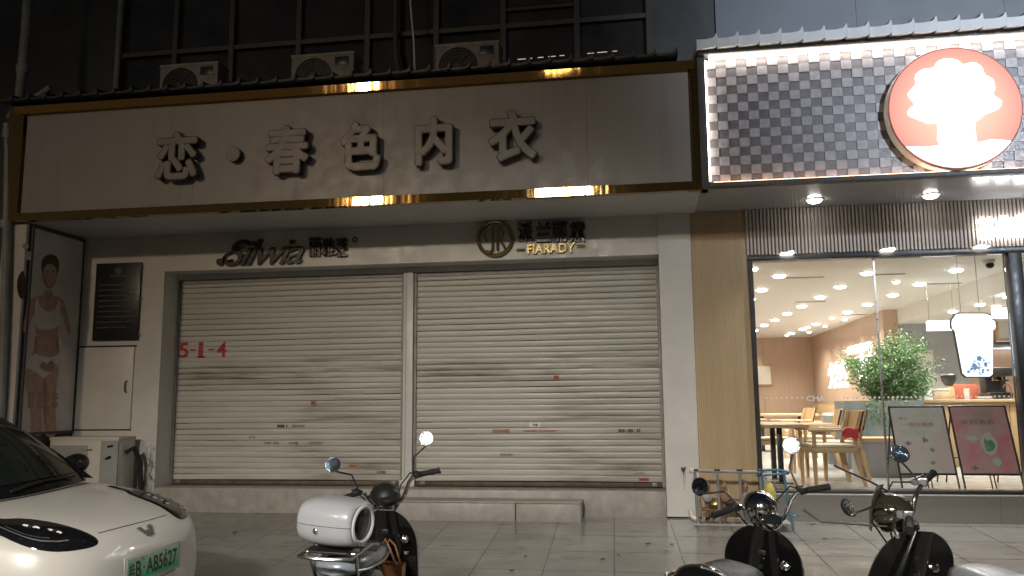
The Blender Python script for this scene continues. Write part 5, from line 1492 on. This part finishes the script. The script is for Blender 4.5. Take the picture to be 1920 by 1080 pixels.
C_('wiper', X['rubber'], lambda m: m.tube([scr(.03, -.2) + Vector((.02, 0, .02)), scr(.07, .2) + Vector((.015, 0, .015)), scr(.05, .75) + Vector((.015, 0, .015))], .008, 6))

# ================================================================== SCOOTERS
def scooter(label, bar, head, lean, steer, c, mirL, mirR, hw=.22, sdz=0):
    """bar: world place of the handlebar centre; head: compass of travel, degrees from +X"""
    B0 = Vector((0, .42, .93))
    R = Matrix.Rotation(radians(head - 90), 4, 'Z')
    yv = (R.to_3x3() @ Vector((0, 1, 0))); yv.z = SL * yv.y; yv.normalize()
    xv = yv.cross(Vector((0, -SL, 1))).normalized()
    zv = xv.cross(yv).normalized()
    Rm = Matrix((xv, yv, zv)).transposed() @ Matrix.Rotation(radians(lean), 3, 'Y')
    pos = Vector(bar) - Rm @ B0
    MS = Rm.to_4x4(); MS.translation = pos
    t = thing('scooter', label, 'scooter', M=MS, group='electric scooters parked on the pavement')
    a_ = Vector((0, -sin(radians(26)), cos(radians(26))))
    ST_ = Matrix.Translation(B0) @ Matrix.Rotation(radians(steer), 4, a_) 
    def P_(name, mat, fn, parent=None, st=False, **kw):
        mb = MB(MS @ ST_ if st else MS); fn(mb); return mb.build(name, mat, parent or t, **kw)
    # --- body
    def shield(off, inset=0):
        rows = []
        for i in range(25):
            s_ = 1 - (1 - i / 24) ** 1.8
            z = .30 + .575 * s_
            w_ = (hw - .035 * (1 - s_) ** 2) * (1 if s_ < .55 else sqrt(max(0.0, 1 - ((s_ - .55) / .47) ** 2.4))) - inset
            w_ = max(w_, .03)
            row = []
            for q in range(13):
                v = -1 + q / 6
                x = w_ * v
                y = .64 - .30 * s_ * 1.0 - .035 * (x / .22) ** 2 + off
                row.append((x, y - .02 * sin(pi * s_) , z))
            rows.append(row)
        return rows
    def sh_(m):
        a, b = shield(0), shield(.03, .006)
        m.grid(a); m.grid(b, flip=True)
        ed = lambda g: [r_[0] for r_ in g] + g[-1][1:-1] + [r_[-1] for r_ in g[::-1]] + g[0][-2:0:-1]
        m.grid([ed(a), ed(b)], closev=True)
    P_('leg_shield', c['inner'], sh_, smooth=50)
    def rim(m):
        g = shield(.012)
        ln = [r_[0] for r_ in g] + g[-1][1:-1] + [r_[-1] for r_ in g[::-1]]
        m.tube(ln, .006, 6)
    P_('shield_rim', c['rim'], rim)
    P_('front_panel', c['body'], lambda m: m.grid([[(x * .9, y + .002, z) for x, y, z in r_] for r_ in shield(.031, .02)][1:-1]))
    def ys(z, x=0):
        q = (z - .30) / .575
        return .64 - .30 * q - .035 * (x / .22) ** 2 - .02 * sin(pi * q)
    P_('column_cover', c['inner'], lambda m: m.grid([[(.085 * sin(b) * k, ys(z, .085 * sin(b) * k) - .045 * k * cos(b) - .001, z) for b in [-pi / 2 + pi * q / 10 for q in range(11)]] for z, k in ((.50, 1.15), (.60, 1.1), (.70, 1.0), (.80, .85), (.885, .7))]), smooth=60)
    P_('ignition', X['chrome'], lambda m: m.lathe([(.027, 0), (.029, .010), (.020, .016), (.015, .010), (.004, .012)], (.115, ys(.70, .115) - .002, .70), (0, -1, .4), 22))
    P_('hook', X['chrome_dull'], lambda m: m.tube([(0, ys(.66) - .045, .66), (0, ys(.66) - .085, .665), (0, ys(.66) - .09, .685)], .007, 6))
    P_('panel_socket', X['dark'], lambda m: m.box(-.025, .018, ys(.745) - .052, ys(.745) - .040, .735, .762, bev=.004))
    P_('glove_box', c['inner'], lambda m: m.grid([[(x, ys(z, x) - dd * (1 - (x / .185) ** 4) - .0015, z) for x in [-.18 + .36 * q / 12 for q in range(13)]] for z, dd in ((.34, .0), (.36, .035), (.44, .05), (.54, .05), (.575, .035), (.585, .0))]), smooth=60)
    P_('floorboard', X['dark'], lambda m: m.box(-.155, .155, -.12, .58, .255, .30, bev=.012))
    # rear body: lofted cowl
    def loft(secs, n=20):
        rows = []
        for y, w_, z0, z1, pw in secs:
            row = []
            for k in range(n):
                a = 2 * pi * k / n
                ca, sa = cos(a), sin(a)
                row.append((w_ * math.copysign(abs(ca) ** pw, ca), y, (z0 + z1) / 2 + (z1 - z0) / 2 * math.copysign(abs(sa) ** pw, sa)))
            rows.append(row)
        return rows
    def lf_(secs): 
        def f(m):
            V = m.grid(loft(secs), closev=True); m.face(V[0][::-1]); m.face(V[-1])
        return f
    P_('rear_body', c['tail'], lf_([(-.06, .11, .30, .66, .7), (-.10, .135, .29, .69, .7), (-.25, .16, .34, .715, .7), (-.45, .165, .42, .725, .75), (-.64, .13, .52, .73, .8), (-.76, .08, .60, .72, .9), (-.80, .03, .64, .69, 1)]), smooth=60)
    P_('seat', c['seat'], lf_([(y_, w_, z0_, z1_ + sdz, p_) for y_, w_, z0_, z1_, p_ in [(.03, .03, .715, .735, 1), (0, .09, .70, .765, .8), (-.08, .125, .70, .79, .75), (-.22, .145, .70, .80, .7), (-.34, .15, .705, .80, .7), (-.42, .15, .715, .825, .7), (-.58, .14, .725, .84, .75), (-.66, .11, .73, .83, .8), (-.70, .05, .745, .80, 1)]]), smooth=60)
    P_('seat_piping', c['rim'], lambda m: m.tube([(.151 * sx_, y, z) for sx_, y, z in ((.1, .03, .722), (.62, 0, .725), (.86, -.08, .728), (1, -.22, .732), (1.03, -.34, .738), (1.03, -.42, .745), (.97, -.58, .76), (.76, -.66, .77))], .006, 6))
    P_('seat_piping', c['rim'], lambda m: m.tube([(-.151 * sx_, y, z) for sx_, y, z in ((.1, .03, .722), (.62, 0, .725), (.86, -.08, .728), (1, -.22, .732), (1.03, -.34, .738), (1.03, -.42, .745), (.97, -.58, .76), (.76, -.66, .77))], .006, 6))
    P_('tail_light', X['tail_red'], lambda m: m.ell((0, -.795, .66), (.05, .02, .03), 16, 8))
    P_('rear_fender', c['tail'], lambda m: m.grid([[(.075 * sin(b), -.52 + (.255 + .02 * cos(b)) * cos(a), .24 + (.255 + .02 * cos(b)) * sin(a)) for b in [-pi / 2 + pi * q / 6 for q in range(7)]] for a in [radians(60 + 130 * k / 12) for k in range(13)]]), smooth=60)
    def whl(name, o, st=False):
        w_ = P_(name, X['rubber'], lambda m: m.lathe([(.13, -.042), (.20, -.046), (.225, -.03), (.232, 0), (.225, .03), (.20, .046), (.13, .042)], o, (1, 0, 0), 32), st=st)
        P_('rim', X['silver'], lambda m: (m.lathe([(.132, -.035), (.12, -.02), (.12, .02), (.132, .035)], o, (1, 0, 0), 28), m.lathe([(.06, -.055), (.06, .055)], o, (1, 0, 0), 20), [m.tube([(o[0], o[1] + .05 * cos(a), o[2] + .05 * sin(a)), (o[0], o[1] + .125 * cos(a), o[2] + .125 * sin(a))], .014, 6) for a in [2 * pi * k / 5 for k in range(5)]]), w_, st=st)
    whl('rear_wheel', (0, -.52, .232))
    P_('side_stand', X['steel_dark'], lambda m: m.tube([(-.12, .02, .26), (-.20, .06, .06), (-.22 , .07, .02)], .012, 8))
    # --- steered parts, in handlebar coordinates
    FA = Vector((0, .37, -.70))      # front axle from the bar centre
    whl('front_wheel', FA, True)
    P_('fork', X['chrome_dull'], lambda m: [m.tube([(s_ * .07, .37, -.70), (s_ * .075, .26, -.44), (s_ * .05, .16, -.30), (0, .13, -.25)], .016, 8) for s_ in (-1, 1)] + [m.tube([(0, .13, -.25), (0, 0, -.02)], .024, 10)], st=True)
    P_('front_fender', c['body'], lambda m: m.grid([[(.085 * sin(b), FA.y + (.245 + .035 * cos(b)) * cos(a), FA.z + (.245 + .035 * cos(b)) * sin(a)) for b in [-pi / 2 + pi * q / 8 for q in range(9)]] for a in [radians(-5 + 165 * k / 14) for k in range(15)]]), st=True, smooth=60)
    P_('handlebar', X['chrome'], lambda m: m.tube([(-.25, -.045, .105), (-.20, -.04, .105), (-.165, -.03, .10), (-.14, -.01, .07), (-.115, .01, .015), (-.08, .02, -.03), (0, .02, -.045), (.08, .02, -.03), (.115, .01, .015), (.14, -.01, .07), (.165, -.03, .10), (.20, -.04, .105), (.25, -.045, .105)], .0125, 10), st=True)
    for s_ in (-1, 1):
        g_ = P_('grip', c['grip'], lambda m: m.tube([(s_ * .225, -.043, .105), (s_ * .23, -.044, .105), (s_ * .335, -.065, .10), (s_ * .342, -.066, .10)], [.018, .0175, .0175, .021], 12), st=True)
        P_('switch_block', c['clamp'], lambda m: (m.box(s_ * .20 - .024, s_ * .20 + .024, -.06, -.015, .088, .125, bev=.008), m.box(s_ * .20 - .014, s_ * .20 + .018, -.015, .015, .095, .13, bev=.006)), st=True)
        P_('brake_lever', c['lever'], lambda m: m.tube([(s_ * .195, .0, .10), (s_ * .23, .025, .095), (s_ * .30, .015, .086), (s_ * .355, -.01, .078), (s_ * .365, -.012, .078)], [.008, .009, .008, .008, .010], 8), st=True)
        mv = mirL if s_ < 0 else mirR
        base = Vector((s_ * .185, -.015, .13))
        end = Vector(mv)
        mid = base.lerp(end, .42) + Vector((s_ * -.03, 0, .03))
        ma = P_('mirror_arm', c['marm'], lambda m: m.tube([base, base.lerp(mid, .9), mid, mid.lerp(end, .15), end], .0055, 8), st=True)
        mn = ((MS @ ST_).to_3x3().inverted() @ Vector(c['mn'][0 if s_ < 0 else 1])).normalized()
        P_('mirror_case', X['dark'], lambda m: m.lathe([(.02, .020), (.042, .013), (.0495, 0), (.0495, -.004), (.045, -.004)], end + Vector((0, 0, .04)), -mn, 28), ma, st=True)
        P_('mirror_glass', c['mg'][0 if s_ < 0 else 1], lambda m: m.lathe([(.0455, .0042), (.03, .0056), (.001, .006)], end + Vector((0, 0, .04)), mn, 28), ma, st=True)
    P_('headlight_case', c['lamp'], lambda m: m.lathe([(.012, -.115), (.05, -.105), (.08, -.07), (.097, -.02), (.10, .03), (.096, .045)], (0, .10 + c.get('lampy', 0), c.get('lampz', -.02)), (0, 1, -.12), 32), st=True)
    P_('headlight_lens', X['chrome_dull'], lambda m: m.lathe([(.094, .046), (.07, .065), (.02, .075)], (0, .10 + c.get('lampy', 0), c.get('lampz', -.02)), (0, 1, -.12), 32), st=True)
    P_('speedometer', c['speedo'], lambda m: m.lathe([(.035, -.05), (.055, -.03), (.062, .0), (.056, .012), (.050, .006)], c.get('spo', (0, .0, .02)), c.get('spax', (0, -.45, 1)), 28), st=True)
    P_('dial_glass', X['dark_glass'], lambda m: m.lathe([(.050, .007), (.02, .010)], c.get('spo', (0, .0, .02)), c.get('spax', (0, -.45, 1)), 28), st=True)
    for s_ in (-1, 1):
        P_('brake_cable', X['rubber'], lambda m: m.tube([(s_ * .20, .02, .11), (s_ * .20, .11, .11), (s_ * .13, .16, .04), (s_ * .05, .13, -.12), (s_ * .02, .11, -.22)], .0045, 6), st=True)
    return t, MS, P_
X['chrome_dull'] = mk('satin_metal', (.45, .45, .45), .25, metal=1, var=.1)
X['tail_red'] = mk('red_lens', (.30, .01, .01), .15, coat=.5)
X['blue_grey'] = mk('blue_grey_paint', (.30, .35, .41), .22, coat=.6, var=.03, rvar=.03)
base_c = dict(inner=X['black_gloss'], body=X['black_gloss'], tail=X['black_gloss'], seat=X['seat_black'], rim=X['chrome'], grip=X['rubber'], clamp=X['dark'], lever=X['dark'], marm=X['dark'], lamp=X['black_gloss'], speedo=X['dark'], mg=(X['mirror_dark'], X['mirror']), mn=((0, -1, .1), (0, -1, .1)))

c1_ = dict(base_c, seat=X['blue_grey'], body=X['blue_grey'], rim=X['silver'], lamp=X['dark'], lampz=.0, mn=((.30, -.9, .25), (.09, -.946, .207)))
s1, M1, P1 = scooter('scooter with a white barrel shaped rear box, a tan bag hanging before its seat', (-1.60, 5.22, .675), 93, 3, 34, c1_, (-.31, -.03, .275), (.31, -.03, .275), .195)
# rack + rear box on the first scooter
P1('rear_rack', X['chrome_dull'], lambda m: (m.tube([(-.13, -.34, .83), (-.14, -.52, .868), (-.13, -.84, .868), (-.05, -.87, .868), (.05, -.87, .868), (.13, -.84, .868), (.14, -.52, .868), (.13, -.34, .83)], .010, 8), [m.tube([(-.13, y, .868), (.13, y, .868)], .007, 8) for y in (-.60, -.74)], [m.tube([(s_ * .12, -.72, .862), (s_ * .11, -.62, .70)], .010, 8) for s_ in (-1, 1)]))
P1('rack_pad', X['dark'], lambda m: m.box(-.10, .10, -.80, -.56, .876, .886, bev=.004))
tb = thing('top_box', 'pearl white barrel shaped top box with a round smoked end on the scooter rack', 'top box', M=M1 @ Matrix.Translation((0, -.70, .86)))
def TB(name, mat, fn, **kw):
    mb = MB(M1 @ Matrix.Translation((.0, -.68, 1.01)) @ Matrix.Rotation(radians(-14), 4, 'Z') @ Matrix.Diagonal((.74, .86, .86, 1))); fn(mb); return mb.build(name, mat, tb, **kw)
def barrel(z0, z1, lo):
    def f(m):
        rows = []
        for x, r in ((-.225, .088), (-.218, .108), (-.19, .124), (-.10, .137), (0, .141), (.10, .137), (.17, .128), (.195, .120), (.203, .108), (.200, .094)):
            row = []
            for k in range(17):
                a = (pi * k / 16) if not lo else (pi + pi * k / 16)
                ca, sa = cos(a), sin(a)
                row.append((x, r * 1.18 * math.copysign(abs(ca) ** .75, ca), r * math.copysign(abs(sa) ** .75, sa) * (1.0 if not lo else .95) + (.0015 if not lo else -.0015)))
            rows.append(row)
        m.grid(rows)
        m.face([m.v(p) for p in rows[0]])
    return f
TB('lid', X['box_white'], barrel(0, 1, False), smooth=60)
TB('tub', X['box_white'], barrel(0, 1, True), smooth=60)
TB('seam', X['rubber'], lambda m: m.lathe([(.100, -.20), (.1355, -.10), (.1395, 0), (.1355, .10), (.115, .19)], (0, 0, 0), (1, 0, 0), 8, sy=.002))
TB('end_ring', X['eave_white'], lambda m: m.tube([(.2035, .114 * cos(a), .100 * sin(a)) for a in [2 * pi * k / 40 for k in range(40)]], .012, 8, closed=True))
TB('end_window', X['dark_glass'], lambda m: m.lathe([(.108, 0), (.09, .006), (.02, .012)], (.196, 0, 0), (1, 0, 0), 32, sy=.92))
TB('lock', X['chrome'], lambda m: m.lathe([(.016, 0), (.016, .012), (.010, .016)], (-.04, -.162, -.028), (0, -1, 0), 18))
hb = thing('handbag', 'tan leather bag with long handles hanging on the first scooter', 'bag', M=M1 @ Matrix.Translation((.03, .34, .45)))
def HB(name, mat, fn, **kw):
    mb = MB(M1); fn(mb); return mb.build(name, mat, hb, **kw)
HB('bag_body', X['tan'], lambda m: m.grid([[(x + .035, y, z) for x, y in ((-.10 * k, .27), (.10 * k, .26), (.10 * k, .36), (-.10 * k, .37))] for z, k in ((.33, .88), (.40, .96), (.50, 1.0), (.565, .98))], closev=True), smooth=20)
HB('bag_top', X['wood_brown'], lambda m: m.box(-.055, .125, .275, .352, .545, .556))
for y_, x_ in ((.265, .0), (.365, .025)):
    HB('bag_handle', X['tan'], lambda m: m.tube([(-.03 + .035, y_, .50), (-.03 + .035, y_, .57), (-.015 + x_, (y_ + .36) / 2, .655), (.0 + x_, .355, .70), (.035 + x_, (y_ + .36) / 2, .665), (.06 + .035, y_, .57), (.06 + .035, y_, .50)], .0065, 6))

c2_ = dict(base_c, spo=(0, .0, -.015), lamp=X['chrome'], speedo=X['chrome'], lampy=.02, lampz=.03, mn=((.45, -.9, .0), (-.157, -.946, .22)), marm=X['chrome_dull'], mg=(X['mirror_dark'], X['mirror']))
s2, M2, P2 = scooter('black scooter with chrome headlight and black chrome railed seat by the guard rail', (.675, 4.85, .645), 67, 10, 45, c2_, (-.36, -.0, .21), (.20, -.02, .315), .22)
P2('grab_rail', X['chrome'], lambda m: m.tube([(-.152, -.36, .74), (-.165, -.55, .80), (-.15, -.72, .83), (-.09, -.84, .82), (.0, -.88, .81), (.09, -.84, .82), (.15, -.72, .83), (.165, -.55, .80), (.152, -.36, .74)], .012, 8))
P2('back_pad', X['black_gloss'], lambda m: m.ell((0, -.63, .82), (.14, .12, .075), 20, 12))
c3_ = dict(base_c, lamp=X['olive'], seat=X['seat_grey'], grip=X['silver_grip'] if 'silver_grip' in X else X['rubber'], clamp=X['silver'], lever=X['chrome_dull'], rim=X['dark'], lampy=.0, lampz=.03, spo=(0, .03, -.03), mn=((.60, -.60, .50), (.05, -.86, .48)), mg=(X['mirror'], X['mirror_dark']), marm=X['chrome_dull'])
s3, M3, P3 = scooter('black scooter with olive headlight, little flyscreen and light grey seat at the right', (1.335, 4.60, .68), 106, 6, 51, c3_, (-.13, .26, .07), (.09, .02, .27), .22, sdz=.035)
P3('flyscreen', X['olive'], lambda m: m.grid([[(.10 * sin(b) * k, .215 - .05 * (1 - cos(b)) - y_, z) for b in [-1.2 + 2.4 * q / 8 for q in range(9)]] for z, k, y_ in ((-.04, .9, -.0), (.06, 1.0, .02), (.13, .85, .05), (.165, .45, .07))]), st=True, smooth=60)
P3('phone_arm', X['dark'], lambda m: (m.tube([(-.10, .10, .0), (-.12, .30, .02), (-.13, .42, .03), (-.12, .50, .09)], .006, 6), m.tube([(.10, .06, .06), (.06, .18, .17), (.02, .34, .28)], .006, 6)), st=True)

# ================================================================== STREET LAMPS across the road (they light the scene and mirror in the gold trim)
def street_lamp(label, x, y, h, col, heads, aim, energy, size, blend, es, lcol):
    o = thing('street_lamp', label, 'street lamp', (x, y, -.42))
    part('pole', X['grey_metal'], o, lambda m: m.tube([(x, y, -.42), (x, y, .6), (x, y, .61), (x, y, h + .1)], [.11, .10, .07, .045], 14))
    gl = emis('street_lamp_glow', col, es)
    for dx, dy in heads:
        part('lamp_arm', X['grey_metal'], o, lambda m: m.tube([(x, y, h + .05), (x + dx * .5, y + dy * .5, h + .25), (x + dx, y + dy, h + .16)], .03, 8))
        hd_ = part('lamp_head', X['grey_metal'], o, lambda m: m.box(x + dx - .16, x + dx + .16, y + dy - .25, y + dy + .25, h + .06, h + .16, bev=.03))
        part('lamp_glass', gl, hd_, lambda m: m.lathe([(.13, .06), (.12, 0), (.08, -.05), (.01, -.07)], (x + dx, y + dy, h), (0, 0, 1), 18))
        l = spot('lamp', o, (x + dx, y + dy, h - .12), energy, size, blend, lcol, .42)
        v = Vector(aim) - Vector((x + dx, y + dy, h - .12))
        l.rotation_euler = v.to_track_quat('-Z', 'Y').to_euler()
    return o
street_lamp('orange sodium street lamp on a pole across the road', -9.0, -10.6, 7.9, (1, .50, .18), [(0, .7)], (-4.5, 4.2, 0), 2300, 58, .85, 34, (1, .76, .52))
street_lamp('four headed warm white street lamp on a pole across the road', -2.3, -11.0, 7.9, (1, .80, .50), [(-.55, .7), (-.2, .9), (.2, .9), (.55, .7)], (-1.8, .9, 0), 2600, 50, .75, 36, (1, .945, .86))
street_lamp('cold white street lamp on a pole across the road at the right', 9.5, -7.5, 8.2, (.84, .91, 1), [(-.3, .8)], (4.0, 9, 5.5), 10000, 27, .9, 60, (.78, .87, 1))
